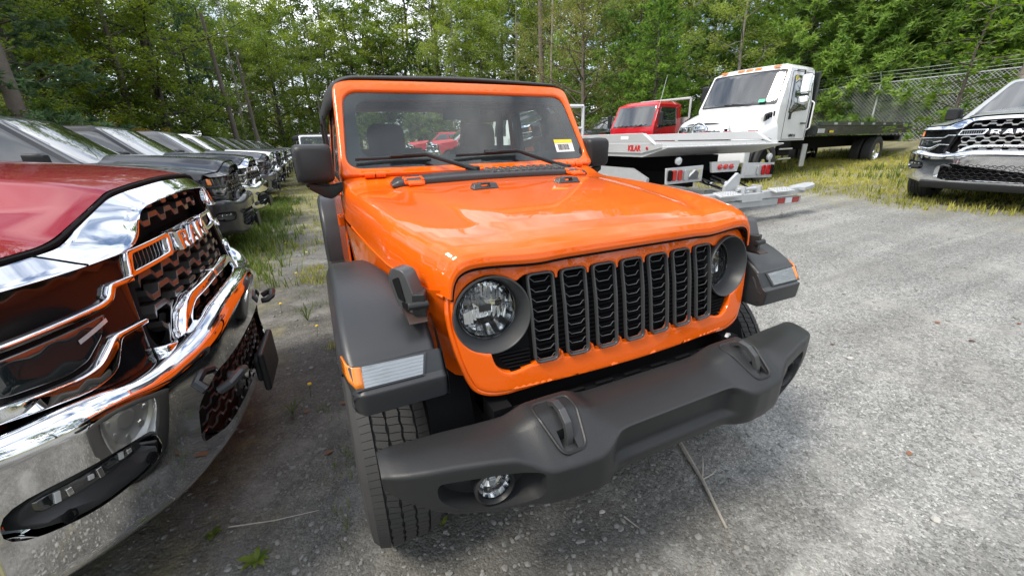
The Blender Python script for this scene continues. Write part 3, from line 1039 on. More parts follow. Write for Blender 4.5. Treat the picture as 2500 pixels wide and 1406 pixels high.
# stickers and paper
m = MB()
def wq(x0, x1, v0, v1, d):
    return [Vector(fWm(x, v)) + nrm * d for x, v in ((x0, v0), (x1, v0), (x1, v1), (x0, v1))]
m.add(wq(.525, .668, .10, .185, .0125), [(0, 1, 2, 3)])
so = m.build('windshield_sticker', WHITEP, J)
m = MB(); m.add(wq(.524, .667, .162, .187, .0115), [(0, 1, 2, 3)]); m.build('sticker_stripe', YELLOW, so)
m = MB()
xx = .545
while xx < .632:
    wd_ = random.choice([.0018, .003, .0042])
    m.add(wq(xx, xx + wd_, .112, .155, .0115), [(0, 1, 2, 3)])
    xx += wd_ + random.choice([.002, .003])
m.build('barcode', DARK, so)
# -- bumper
pl = lambda s, y, z: (s, y, z)
# corners: rear-bottom, rear-top, top-mid, front-top crease, front-mid, front-low, bottom
def bs(x, yr, zr, ym, zm, yf, zf, rec, zrt, zrb, yl, zl, rt=.013):
    # rear bottom, rear top, top, front crease, recess top, recess bottom, lower lip, chin
    m = lambda z: lerp(yl, yf, (z - zl) / (zf - zl))
    return (x, [(yr + .03, zl + .03, .01), (yr, zr, .014), (ym, zm, .02), (yf, zf, rt), (m(zrt) + rec, zrt, .008), (m(zrb) + rec, zrb, .008), (m(zrb - .022), zrb - .022, .012), (yl + .004, zl + .012, .012), (yl + .05, zl, .02)])
half = [
    bs(0.00, -.535, .700, -.62, .704, -.738, .692, .026, .668, .590, -.728, .520),
    bs(0.20, -.535, .700, -.62, .704, -.738, .692, .026, .668, .590, -.728, .520),
    bs(0.232, -.535, .701, -.62, .705, -.741, .690, .022, .666, .590, -.732, .520),
    bs(0.258, -.540, .708, -.62, .714, -.752, .681, .004, .655, .592, -.745, .520),
    bs(0.285, -.549, .728, -.63, .730, -.764, .668, .000, .645, .592, -.758, .522),
    bs(0.315, -.557, .744, -.64, .740, -.770, .660, 0, .64, .592, -.764, .524),
    bs(0.380, -.560, .748, -.64, .744, -.766, .658, 0, .64, .592, -.762, .526),
    bs(0.455, -.556, .744, -.64, .740, -.754, .654, 0, .64, .590, -.750, .526),
    bs(0.480, -.550, .730, -.63, .728, -.744, .660, 0, .64, .590, -.742, .526),
    bs(0.512, -.540, .708, -.62, .712, -.726, .680, 0, .65, .590, -.728, .526),
    bs(0.545, -.532, .702, -.62, .707, -.710, .694, 0, .66, .590, -.716, .526),
    bs(0.600, -.526, .700, -.61, .706, -.694, .697, 0, .66, .590, -.700, .524),
    bs(0.700, -.518, .702, -.59, .706, -.666, .697, 0, .66, .595, -.672, .530),
    bs(0.760, -.516, .703, -.58, .706, -.652, .696, 0, .665, .610, -.654, .556),
    bs(0.810, -.514, .703, -.57, .705, -.636, .693, 0, .67, .628, -.636, .590),
    bs(0.848, -.510, .701, -.56, .701, -.616, .687, 0, .672, .645, -.612, .618),
    bs(0.867, -.512, .694, -.55, .694, -.598, .680, 0, .672, .658, -.594, .638),
]
keys = [(-x, s) for x, s in reversed(half)] + half[1:]
bp = MB()
# straight facets between the stations, their creases eased over a centimetre
xs_ = [k_[0] for k_ in keys]
def bsec_at(x):
    x = max(xs_[0], min(xs_[-1], x))
    i = 0
    while i < len(xs_) - 2 and xs_[i + 1] < x: i += 1
    t = (x - xs_[i]) / (xs_[i + 1] - xs_[i])
    return [[lerp(u_, v_, t) for u_, v_ in zip(a, b_)] for a, b_ in zip(keys[i][1], keys[i + 1][1])]
rows = []
NX = 240
for i in range(NX + 1):
    x = lerp(xs_[0], xs_[-1], i / NX)
    ss = [bsec_at(x + d) for d in (-.009, -.006, -.003, .003, .006, .009)]
    sec = [tuple(sum(q[c][e] for q in ss) / 6 for e in range(3)) for c in range(len(ss[0]))]
    rows.append([pl(x, a, b_) for a, b_ in fil2(sec, True, 4)])
bp.grid(rows, True)
for r_, rev in ((rows[0], False), (rows[-1], True)):
    b0 = len(bp.v)
    bp.v += [tuple(p) for p in r_]
    idx = tuple(range(b0, b0 + len(r_)))
    bp.f.append(idx[::-1] if rev else idx)
bump = bp.build('front_bumper', PLASTIC, J, 50)
# fog pocket cut + hook slots (cutters are applied, then removed)
cut = MB()
for s in (-1, 1):
    po = fil([(s * .478, .655, .02), (s * .478, .575, .03), (s * .545, .546, .05), (s * .675, .553, .05), (s * .745, .600, .03), (s * .745, .655, .02)], k=4)
    n_ = len(po)
    cen = (s * .61, .61)
    r0 = [(p[0], -.80, p[1]) for p in po]
    yf_ = lambda px: -.712 + .20 * max(0, abs(px) - .535)
    r1 = [(p[0], yf_(p[0]) + .012, p[1]) for p in po]
    r2_ = [(lerp(p[0], cen[0], .16), yf_(p[0]) + .055, lerp(p[1], cen[1], .16)) for p in po]
    b0 = len(cut.v)
    cut.grid([r0, r1, r2_], True)
    cut.f.append(tuple(range(b0, b0 + n_)))
    cut.f.append(tuple(range(b0 + 3 * n_ - 1, b0 + 2 * n_ - 1, -1)))
    cut.box((s * .392, -.705, .73), (.040, .050, .10))
co = cut.build('cutter', DARK)
md = bump.modifiers.new('b', 'BOOLEAN')
md.object = co
md.operation = 'DIFFERENCE'
md.solver = 'EXACT'
dg = bpy.context.evaluated_depsgraph_get()
me = bpy.data.meshes.new_from_object(bump.evaluated_get(dg))
bump.modifiers.clear()
bump.data = me
me.polygons.foreach_set('use_smooth', [True] * len(me.polygons))
me.set_sharp_from_angle(angle=R(38))
me.materials.clear(); me.materials.append(PLASTIC)
bpy.data.objects.remove(co)
for s in (-1, 1):
    # fog lamp
    c = Vector((s * .598, -.672, .606))
    ax = Vector((s * -.06, 1, -.03)).normalized()
    f_ = MB()
    f_.lathe([(.050, .05), (.056, .0), (.056, -.012), (.050, -.016), (.045, -.006), (.044, .02)], c, ax, 36)
    fo = f_.build('fog_lamp', PLASTIC, bump)
    f_ = MB(); f_.lathe([(.044, .0), (.040, .014), (.030, .026), (.016, .032), (.001, .033)], c, ax, 16); f_.build('reflector', LAMPCHROME, fo, 3)
    f_ = MB(); f_.box(c + ax * .012, (.020, .012, .022)); f_.build('bulb', WHITEL, fo, bevel=.003)
    f_ = MB(); f_.lathe([(.0445, -.004), (.03, -.008), (.0005, -.010)], c, ax, 30); f_.build('lens', CLEAR, fo)
    # tow hook with its dished pad
    h = MB()
    x = s * .384
    pth = [(x, -.600, .728), (x, -.606, .750), (x, -.628, .762), (x, -.66, .758), (x, -.688, .738), (x, -.70, .710), (x, -.70, .67)]
    rows = []
    for i, p in enumerate(pth):
        q0 = Vector(pth[max(0, i - 1)]); q1 = Vector(pth[min(len(pth) - 1, i + 1)])
        t = (q1 - q0).normalized(); nn = t.cross(Vector((1, 0, 0))).normalized()
        rows.append([Vector(p) + Vector((a * .011, 0, 0)) + nn * b_ * .009 for a, b_ in ((-1, -1), (1, -1), (1, 1), (-1, 1))])
    h.grid(rows, True)
    for r_, rv in ((rows[0], 0), (rows[-1], 1)):
        h.add(r_, [(0, 1, 2, 3)])
    h.build('tow_hook', SATIN, bump, bevel=.003)
    h = MB()
    pr = fil([(x - .060, -.585, .02), (x + .060, -.585, .02), (x + .062, -.64, .02), (x + .036, -.735, .02), (x - .036, -.735, .02), (x - .062, -.64, .02)], k=4)
    def padz(y):
        return lerp(.7445, .7355, (y + .56) / -.08) if y > -.64 else lerp(.7385, .659, ((y + .64) / -.126))
    pts = [(px, py, padz(py) + .002) for px, py in pr]
    h.tube(pts, .0045, 6, closed=True)
    h.build('hook_surround', PLASTIC, bump)
# -- dark parts behind the bumper
u = MB()
u.box((0, -.38, .70), (1.06, .10, .12))
u.box((0, -.50, .655), (.95, .03, .05))
u.box((0, -.20, .60), (1.2, .3, .2))
for k in range(7): u.box((-.36 + k * .12, -.512, .685), (.07, .012, .012))
u.box((-.5, -.42, .66), (.06, .2, .10)); u.box((.5, -.42, .66), (.06, .2, .10))
u.box((0, .6, .55), (1.3, 1.6, .25))
u.tube([(-.62, 0, .36), (.62, 0, .36)], .045, 10)
u.lathe([(.001, -.14), (.10, -.12), (.12, 0), (.10, .12), (.001, .14)], (.15, 0, .36), (0, 1, 0), 14)
u.tube([(-.60, -.10, .42), (.55, -.14, .50)], .018, 8)
for s in (-1, 1):
    u.tube([(s * .50, .02, .36), (s * .48, .05, .95)], .05, 10)
    u.tube([(s * .53, -.12, .40), (s * .53, -.05, .80)], .022, 8)
u.build('undercarriage', DARK, J)
u = MB()
u.tube([(-.62, -.09, .46), (.60, -.12, .46)], .012, 8)
for k in range(6): u.lathe([(.001, 0), (.012, .002), (.012, .014)], (-.43 + .17 * k, -.52, .672), (0, -1, 0), 8)
u.lathe([(.020, 0), (.020, .01), (.012, .012), (.012, 0)], (.49, -.50, .70), (0.3, -1, 0.2), 12)
u.build('steering_rod', GALV, J)
# wheel wells
for s in (-1, 1):
    u = MB()
    u.grid([[(s * xx, 0.0 + .47 * math.cos(a), .42 + .52 * math.sin(a)) for xx in (.56, .70)] for a in [PI * k / 12 for k in range(13)]])
    u.box((s * .56, .10, .62), (.02, .78, .75))
    u.build('wheel_well', DARK, J)
# -- front flares: keyed along the arch (x, dz) sections
arch = [(.50, .60), (.47, .76), (.40, .90), (.29, 1.00), (.14, 1.042), (-.06, 1.047), (-.22, 1.032), (-.34, 1.002), (-.425, .962), (-.464, .934), (-.470, .928), (-.496, .886), (-.500, .880), (-.514, .872), (-.518, .866), (-.514, .818), (-.511, .808), (-.492, .800)]
for s in (-1, 1):
    fl = MB()
    rows = []
    n_ = len(arch)
    for i in range(n_):
        y, z = arch[i]
        t0 = Vector(arch[max(0, i - 1)]); t1 = Vector(arch[min(n_ - 1, i + 1)])
        t = (t1 - t0).normalized()
        nn = Vector((t.y, -t.x))            # outward normal in (y,z)
        if nn.y < 0 and i < 8: nn = -nn
        if i >= 8 and nn.x > 0: nn = -nn
        xo = .912 - .02 * smooth01(-.45, -.51, y)
        xi = .668 if y < -.40 else lerp(.668, .78, smooth01(-.40, .35, y))
        if i > 9: xi = .652
        lipd = .052 if y > -.46 else lerp(.052, .03, smooth01(-.46, -.51, y))
        sec = fil([(xi, -.02), (xi + .01, .0, .01), (xo - .012, 0.0, .016), (xo + .010, -lipd * .9, .012), (xo - .004, -lipd - .01, .006), (xo - .05, -lipd + .005)], False, 4)
        rows.append([(s * a, y + nn.x * b_, z + nn.y * b_) for a, b_ in sec])
    # resample the rows smoothly
    R2 = []
    for i in range(n_ - 1):
        for j in range(4):
            t = j / 4
            pm, p0, p1, pp = rows[max(0, i - 1)], rows[i], rows[i + 1], rows[min(n_ - 1, i + 2)]
            R2.append([tuple(0.5 * ((2 * b1) + (-a1 + c1) * t + (2 * a1 - 5 * b1 + 4 * c1 - d1) * t * t + (-a1 + 3 * b1 - 3 * c1 + d1) * t ** 3) for a1, b1, c1, d1 in zip(pa, pb, pc, pd)) for pa, pb, pc, pd in zip(pm, p0, p1, pp)])
    R2.append(rows[-1])
    fl.grid(R2)
    # chin under the nose
    fl.grid([rows[-1], [(p[0], p[1] + .03, p[2] + .0) for p in rows[-1]], [(p[0], p[1] + .06, p[2] + .05) for p in rows[-1]]])
    # inner end of the nose
    fl.grid([[(s * .655, y_, z_) for y_, z_ in arch[7:]], [(s * .645, y_ + .12, z_) for y_, z_ in arch[7:]]])
    fo = fl.build('front_flare', FLARE, J, 48)
    # turn lamp on the nose: clear lens and amber side
    a0, a1 = Vector((-.4725, .924)), Vector((-.4975, .884))
    dvec = (a1 - a0); nv = Vector((dvec.y, -dvec.x)).normalized()
    if nv.x > 0: nv = -nv
    def lp(x, t, d):
        p = a0 + dvec * t + nv * d
        return (s * x, p.x, p.y)
    h = MB()
    o_ = fil([(.700, -.12, .01), (.716, 1.15, .01), (.888, 1.15, .004), (.898, -.22, .004)], k=3)
    h.prism(o_, lambda u_, v_, d: lp(u_, v_, d), -.01, .0045)
    lo = h.build('turn_lamp', SATIN, fo, bevel=.002)
    h = MB()
    o_ = fil([(.708, -.02, .008), (.720, 1.05, .010), (.872, 1.05, .003), (.866, -.10, .003)], k=4)
    h.prism(o_, lambda u_, v_, d: lp(u_, v_, d), .0, .008)
    h.build('clear_lens', RIBLENS, lo, bevel=.002)
    h = MB()
    rowz = []
    for u_, back in ((.868, 0), (.888, .004), (.902, .018), (.911, .05)):
        rowz.append([Vector(lp(u_, v_, .009)) + Vector((0, back, back * .35)) for v_ in ((-.10, 0, .25, .5, .75, 1.05) if u_ < .9 else (-.1, .0, .2, .42, .62, .8))])
    h.grid(rowz)
    h.build('amber_lens', AMBER, lo, 50, solid=.006)
# -- body tub, doors, rear flares
tub = MB()
keyloft(tub, [(.864, [(-.70, .55, .02), (-.792, .62, .06), (-.792, 1.0, .2), (-.776, 1.235, .03), (.776, 1.235, .03), (.792, 1.0, .2), (.792, .62, .06), (.70, .55, .02)]),
              (3.30, [(-.70, .55, .02), (-.79, .62, .06), (-.79, 1.0, .2), (-.772, 1.235, .03), (.772, 1.235, .03), (.79, 1.0, .2), (.79, .62, .06), (.70, .55, .02)])], lambda s, x, z: (x, s, z), n=2, closed=False, caps=False)
tub.grid([[(-.78, 3.3, .55), (.78, 3.3, .55)], [(-.78, 3.3, 1.235), (.78, 3.3, 1.235)]])
tub.build('body_side', ORANGE, J, 40)
for s in (-1, 1):
    d = MB()
    d.prism(fil([(.93, .62, .05), (2.02, .62, .05), (2.02, 1.22, .02), (.93, 1.22, .02)], k=4), lambda u_, v_, dd: (s * (.790 + dd - .012 * smooth01(1.0, 1.22, v_)), u_, v_), 0, .012)
    do = d.build('door', ORANGE, J, bevel=.004)
    for z in (.80, 1.08):
        d = MB(); d.box((s * .806, .905, z), (.026, .085, .050)); d.tube([(s * .812, .93, z - .03), (s * .812, .93, z + .03)], .012, 8); d.build('door_hinge', ORANGE, do, bevel=.003)
    d = MB(); d.box((s * .825, 1.86, 1.13), (.03, .15, .03)); d.tube([(s * .80, 1.8, 1.13), (s * .835, 1.82, 1.13), (s * .835, 1.92, 1.13), (s * .80, 1.94, 1.13)], .014, 8); d.build('door_handle', SATIN, do, bevel=.004)
    # upper frame
    d = MB()
    of = fil([(.90, 1.215, .02), (2.02, 1.215, .02), (2.02, 1.73, .05), (1.20, 1.73, .05)], k=4)
    inf = fil([(1.00, 1.265, .02), (1.97, 1.265, .02), (1.97, 1.68, .05), (1.23, 1.68, .05)], k=4)
    fx = lambda u_, v_: (s * (.786 - .11 * (v_ - 1.215)), u_, v_)
    sheet(d, of, [inf], fx, .06, .006, .03, back=(-s, 0, 0))
    d.build('window_frame', ORANGE, do, 40)
    d = MB()
    sheet(d, offset(inf, -.01), [offset(inf, .018)], lambda u_, v_: Vector(fx(u_, v_)) + Vector((-s * .004, 0, 0)), .06, .004, .01, back=(-s, 0, 0))
    d.build('window_seal', DARK, do, 40)
    d = MB()
    sheet(d, inf, [], lambda u_, v_: Vector(fx(u_, v_)) + Vector((-s * .012, 0, 0)), .2, 0, .003, back=(-s, 0, 0))
    d.build('window', WIND, do)
    # rear flare
    rf = MB()
    arch2 = [(1.93, .60), (1.95, .74), (2.0, .88), (2.10, 1.0), (2.24, 1.055), (2.5, 1.06), (2.72, 1.01), (2.85, .9), (2.92, .72)]
    rows = []
    for i, (y, z) in enumerate(arch2):
        t0 = Vector(arch2[max(0, i - 1)]); t1 = Vector(arch2[min(len(arch2) - 1, i + 1)])
        t = (t1 - t0).normalized(); nn = Vector((-t.y, t.x))
        sec = fil([(.78, -.01), (.785, .0), (.905, 0, .018), (.925, -.05, .012), (.91, -.07)], False, 4)
        rows.append([(s * a, y + nn.x * b_, z + nn.y * b_) for a, b_ in sec])
    rf.grid(rows)
    rf.build('rear_flare', FLARE, J, 50)
    # mirror
    mr = MB()
    mx_ = .845 if s > 0 else -.893
    my_ = .09 if s > 0 else 0
    keyloft(mr, [(.765, [(-.062, 1.305, .03), (.062, 1.305, .03), (.062, 1.445, .03), (-.062, 1.445, .03)]), (.775, [(-.075, 1.294, .035), (.074, 1.294, .035), (.076, 1.458, .035), (-.078, 1.458, .035)]),
                 (.80, [(-.084, 1.286, .035), (.080, 1.286, .035), (.084, 1.466, .035), (-.088, 1.466, .035)]), (.86, [(-.088, 1.284, .03), (.084, 1.284, .03), (.088, 1.468, .03), (-.09, 1.468, .03)]), (.885, [(-.084, 1.288, .02), (.08, 1.288, .02), (.084, 1.464, .02), (-.086, 1.464, .02)])],
            lambda q, a, z: (mx_ + s * a, q + my_, z), n=3, k=5)
    mo = mr.build('mirror', PLASTIC, J, 50)
    mr = MB()
    keyloft(mr, [(.775, [(.82, 1.245, .01), (.90, 1.245, .01), (.90, 1.285, .01), (.82, 1.285, .01)]), (.84, [(.84, 1.20, .015), (.94, 1.215, .015), (.94, 1.262, .015), (.84, 1.275, .015)]), (.93, [(.82, 1.255, .012), (.88, 1.255, .012), (.88, 1.286, .012), (.82, 1.29, .012)])],
            lambda q, a, z: (s * (q - (.03 if s > 0 else 0)), a + my_, z), n=3, k=3)
    mr.build('mirror_arm', PLASTIC, mo)
    mr = MB(); mr.box((mx_, .888 + my_, 1.376), (.14, .004, .15)); mr.build('mirror_glass', CHROME, mo)
    for wy, nm in ((-.04, 0), (2.42, 1)):
        wheel(J, (s * .80, wy, .395), .398, .245, s, mat('silver_wheel', (.45, .46, .47), .3, .9), tread=(nm == 0))
# -- soft top
tp = MB()
keyloft(tp, [(1.13, [(-.735, 1.66, .02), (-.735, 1.765, .06), (-.66, 1.806, .06), (0, 1.822, .2), (.66, 1.806, .06), (.735, 1.765, .06), (.735, 1.66, .02)]),
             (1.20, [(-.755, 1.66, .02), (-.755, 1.77, .07), (-.67, 1.822, .06), (0, 1.842, .2), (.67, 1.822, .06), (.755, 1.77, .07), (.755, 1.66, .02)]),
             (1.6, [(-.775, 1.64, .02), (-.772, 1.77, .08), (-.68, 1.832, .06), (0, 1.852, .2), (.68, 1.832, .06), (.772, 1.77, .08), (.775, 1.64, .02)]),
             (3.0, [(-.775, 1.64, .02), (-.772, 1.76, .08), (-.68, 1.815, .06), (0, 1.835, .2), (.68, 1.815, .06), (.772, 1.76, .08), (.775, 1.64, .02)]),
             (3.12, [(-.76, 1.60, .02), (-.755, 1.70, .08), (-.66, 1.77, .06), (0, 1.78, .2), (.66, 1.77, .06), (.755, 1.70, .08), (.76, 1.60, .02)])],
        lambda q, x, z: (x, q, z), n=5, closed=False, k=5, caps=False)
tp.build('soft_top', CLOTH, J, 60, solid=.012)
for s in (-1, 1):
    tp = MB()
    tp.box((s * .775, 2.06, 1.44), (.02, .07, .45))
    tp.build('side_curtain', CLOTH, J)
    tp = MB()
    tp.box((s * .765, 3.06, 1.42), (.03, .14, .45))
    tp.build('rear_curtain', CLOTH, J)
tp = MB()
tp.box((0, 3.10, 1.27), (1.5, .03, .09))
tp.build('tailgate_bar', CLOTH, J)
# -- cabin
ib = MB()
ib.box((0, 1.02, 1.17), (1.40, .34, .24)); ib.box((.36, 1.12, 1.27), (.42, .16, .10)); ib.box((0, 2.4, .80), (1.3, .5, .4)); ib.box((0, 2.0, .60), (1.4, 2.4, .1))
ib.build('dashboard', INT, J, bevel=.03)
for s in (-1, 1):
    for yy in (1.72,):
        st = MB()
        st.box((s * .37, yy - .22, .86), (.50, .52, .16)); st.box((s * .37, yy + .06, 1.14), (.48, .15, .56), (-.2, 0, 0))
        keyloft(st, [(yy + .10, [(-.09, 1.43, .04), (.09, 1.43, .04), (.09, 1.57, .05), (-.09, 1.57, .05)]), (yy + .12, [(-.135, 1.40, .05), (.135, 1.40, .05), (.13, 1.60, .07), (-.13, 1.60, .07)]), (yy + .18, [(-.135, 1.40, .05), (.135, 1.40, .05), (.13, 1.60, .07), (-.13, 1.60, .07)])], lambda q_, a, z: (s * .37 + a, q_, z), n=3, k=4)
        for q in (-.06, .06): st.tube([(s * .37 + q, yy + .12, 1.36), (s * .37 + q, yy + .14, 1.46)], .008, 6)
        st.build('seat', INT, J, bevel=.04, seg=3)
    st = MB()
    st.tube([(s * .66, 1.25, 1.62), (s * .66, 1.42, 1.72), (s * .64, 2.1, 1.74), (s * .62, 2.95, 1.66), (s * .62, 3.1, 1.2)], .034, 8)
    st.tube([(s * .64, 2.05, 1.74), (s * .66, 2.08, .9)], .034, 8)
    st.build('roll_bar', INT, J)
st = MB(); st.tube([(-.64, 2.05, 1.74), (.64, 2.05, 1.74)], .032, 8); st.box((0, 1.35, 1.71), (.26, .10, .05)); st.tube([(0, 1.16, 1.72), (0, 1.17, 1.64)], .012, 6); st.box((0, 1.17, 1.625), (.24, .03, .065)); st.build('rear_view_mirror', INT, J, bevel=.01)
st = MB()
st.tube([(.37 + .185 * math.cos(a), 1.36 + .06 * math.sin(a), 1.21 + .17 * math.sin(a)) for a in [2 * PI * k / 28 for k in range(28)]], .014, 8, closed=True)
st.box((.37, 1.345, 1.20), (.14, .05, .11)); st.box((.37, 1.35, 1.21), (.34, .02, .03)); st.tube([(.37, 1.33, 1.2), (.37, 1.12, 1.13)], .03, 8)
st.build('steering_wheel', INT, J)
st = MB(); st.add([(-.52, .93, 1.302), (-.24, .93, 1.303), (-.20, 1.06, 1.315), (-.46, 1.07, 1.315)], [(0, 1, 2, 3)]); st.build('dashboard_paper', WHITEP, J)
# emblem and side marks
st = MB(); st.lathe([(.001, .004), (.022, .003), (.024, 0)], (-.797, .66, 1.0), (-1, 0, 0), 24); st.build('side_badge', GLOSSB, J)
# ------------------------------------------------------------------ full-size pickup (front at -y, origin under its nose)
def Wr(x):
    a = max(0, (abs(x) - 0.1) / 1.25)
    v = 0.06 * (a / 0.5) ** 2 if a < 0.5 else 0.06 + 0.24 * (a - 0.5) + 0.9 * (a - 0.5) ** 2
    return 1.25 * v + 3.0 * max(0, abs(x) - 0.93) ** 2
def yF(x, z):
    return 0.075 + Wr(x) + 0.12 * (z - 0.635)
fP = lambda x, z: (x, yF(x, z), z)
def off(d):
    return lambda x, z: (x, yF(x, z) + d, z)
LETTERS = {
    'R': ([(0, 0), (0, 1), (.78, 1, .12), (1, .86, .1), (1, .52, .1), (.82, .40), (1.02, 0), (.68, 0), (.52, .34), (.33, .34), (.33, 0)], [[(.33, .56), (.33, .78), (.68, .78, .04), (.68, .56, .04)]]),
    'A': ([(0, 0), (.36, 1), (.72, 1), (1.08, 0), (.74, 0), (.66, .22), (.42, .22), (.34, 0)], [[(.48, .42), (.60, .42), (.54, .66)]]),
    'M': ([(0, 0), (0, 1), (.34, 1), (.58, .56), (.82, 1), (1.16, 1), (1.16, 0), (.85, 0), (.85, .5), (.66, .16), (.50, .16), (.31, .5), (.31, 0)], []),
}
def pickup(name, label, group, TR, body, trim, bars, blade):
    """trim = surround material, bars = grille bars, blade = lamp blades"""
    P = empty(name, label, 'pickup truck', (0, 0, 0), 0, group)
    # hood
    hk = [(0.0, [1.362, 1.352, 1.338, 1.290, 1.232, 1.224, 1.216, 1.150]), (.03, [1.372, 1.363, 1.350, 1.302, 1.240, 1.232, 1.222, 1.145]), (.12, [1.392, 1.386, 1.376, 1.306, 1.262, 1.252, 1.236, 1.13]),
          (.45, [1.434, 1.430, 1.422, 1.362, 1.316, 1.298, 1.270, 1.10]), (1.0, [1.482, 1.478, 1.472, 1.422, 1.372, 1.348, 1.312, 1.10])]
    X = [0, .29, .43, .555, .70, .90, .985, 1.008]
    RR = [.2, .08, .025, .030, .05, .08, .04, 0]
    keys = []
    for s, zz in hk:
        hf = [(x, z, r) for x, z, r in zip(X, zz, RR)]
        keys.append((s, [(-x, z, r) for x, z, r in reversed(hf[1:])] + hf))
    m = MB()
    def hp(s, x, z):
        y0 = yF(x, 1.27) + 0.024
        y1 = 1.42 + .10 * (x / .95) ** 2
        return (x, lerp(y0, y1, s), z)
    keyloft(m, keys, hp, n=[3, 3, 6, 8], closed=False, k=5, caps=False)
    # folded front edge
    m.grid([[hp(0, a, b) for a, b in fil2(keys[0][1], False, 5)], [(p[0], p[1] + .05, p[2] - .02) for p in [hp(0, a, b) for a, b in fil2(keys[0][1], False, 5)]]])
    hd_ = m.build('hood', body, P, 60)
    m = MB(); m.tube([(q[0], q[1] - .006, q[2] - .008) for q in [hp(0, a, b) for a, b in fil2(keys[0][1], False, 5)]], .0065, 5); m.build('hood_seal', DARK, hd_)
    # chrome surround band above grille and lamps
    up = [(0, 1.356), (.29, 1.346, .05), (.415, 1.332, .05), (.52, 1.300, .05), (.60, 1.262, .05), (.67, 1.226, .06), (.78, 1.216, .1), (.985, 1.208)]
    lo = [(.985, 1.166), (.70, 1.164, .1), (.55, 1.168, .06), (.475, 1.192, .05), (.435, 1.236, .05), (.385, 1.270, .05), (.25, 1.284, .05), (0, 1.292)]
    band = lambda x, z: (x, yF(x, z) - .030, z)
    lor = list(reversed(lo))
    full = lambda c: [(-p[0], p[1], .06) for p in reversed(c[1:])] + [(p[0], p[1], .06) for p in c]
    def cr_(c, n=6):
        o = []
        for i in range(len(c) - 1):
            p = [c[max(i - 1, 0)], c[i], c[i + 1], c[min(i + 2, len(c) - 1)]]
            for j in range(n):
                t = j / n
                o.append(tuple(.5 * (2 * p[1][e] + (p[2][e] - p[0][e]) * t + (2 * p[0][e] - 5 * p[1][e] + 4 * p[2][e] - p[3][e]) * t * t + (3 * p[1][e] - p[0][e] - 3 * p[2][e] + p[3][e]) * t ** 3) for e in (0, 1)))
        return o + [tuple(c[-1][:2])]
    upc, loc_ = cr_(full(up)), cr_(full(lor))
    A, B = upc, loc_
    prof = [(0, .10), (0, .026), (.03, .019), (.12, .013), (.28, .003), (.45, -.008), (.62, -.018), (.76, -.027), (.86, -.035), (.93, -.038), (.98, -.034), (1.0, -.024), (1.0, .05)]
    m = MB()
    m.grid([[(lerp(a[0], b[0], t), yF(lerp(a[0], b[0], t), lerp(a[1], b[1], t)) + d, lerp(a[1], b[1], t)) for t, d in prof] for a, b in zip(A, B)])
    sb = m.build('grille_surround', trim, P, 60)
    for s in (-1, 1):
        m = MB(); m.tube([(s * lerp(.765, .71, t), yF(lerp(.765, .71, t), lerp(1.217, 1.166, t)) + d - .0006, lerp(1.217, 1.166, t)) for t, d in prof[1:-1]], .0018, 4); m.build('surround_seam', DARK, sb)
    # grille: backing, frame, wavy bars
    gout = [(0, 1.290), (.25, 1.282), (.385, 1.268), (.435, 1.234), (.475, 1.19), (.50, 1.155), (.535, 1.08), (.575, .944), (.595, .885, .02), (.585, .825, .04), (.49, .795, .05), (0, .79)]
    m = MB(); sheet(m, fil(mirx(gout), k=4), [], off(.085), .06, 0, .02); m.build('grille_backing', DARK, P)
    m = MB()
    gi = [(a * .955, lerp(1.04, b, .955), *r) for a, b, *r in gout]
    sheet(m, fil(mirx(gout), k=4), [fil(mirx(gi), k=4)], off(.012), .03, .006, .06)
    gf = m.build('grille_frame', DARK, P, 50)
    m = MB()
    for r_ in range(8):
        z0 = .862 + r_ * .058
        if abs(z0 - 1.12) < .045: continue
        hwid = min(.56, .50 if z0 < 1.14 else lerp(.50, .36, (z0 - 1.14) / .12))
        cell = .15
        x = -hwid
        ph = (r_ % 2) * .5
        pts = []
        k = math.floor(-hwid / cell) - 1
        while k * cell < hwid + cell:
            b0 = (k + ph) * cell
            pts += [(b0, z0), (b0 + .30 * cell, z0), (b0 + .42 * cell, z0 + .024), (b0 + .88 * cell, z0 + .024)]
            k += 1
        pts = [p for p in pts if -hwid <= p[0] <= hwid]
        for (xa, za), (xb, zb) in zip(pts[:-1], pts[1:]):
            t = .0105
            q = []
            for dz in (-t, t):
                for xx, zz, dy in ((xa, za, 0), (xb, zb, 0), (xb, zb, .045), (xa, za, .045)):
                    q.append((xx, yF(xx, zz) + .022 + dy, zz + dz))
            m.hexa(q)
    m.build('grille_bars', bars, gf, 30, bevel=.002)
    # centre bar with lettering and the two outlined nostrils
    m = MB()
    sheet(m, fil(mirx([(0, 1.165), (.205, 1.163), (.235, 1.12), (.205, 1.078), (0, 1.074)]), k=1), [], off(.012), .05, .004, .05)
    m.build('name_bar', GLOSSB, gf, 40)
    lw, lh = .104, .072
    for ch, cx in (('R', -.182), ('A', -.058), ('M', .066)):
        oo, hh = LETTERS[ch]
        sc = lambda p: (cx + p[0] * lw, 1.083 + p[1] * lh, *[q * lw for q in p[2:]])
        m = MB()
        sheet(m, fil([sc(p) for p in oo], k=3), [fil([sc(p) for p in h], k=2) for h in hh], off(-.016), .03, .003, .030)
        m.build('letter_' + ch.lower(), CHROME, gf, 40)
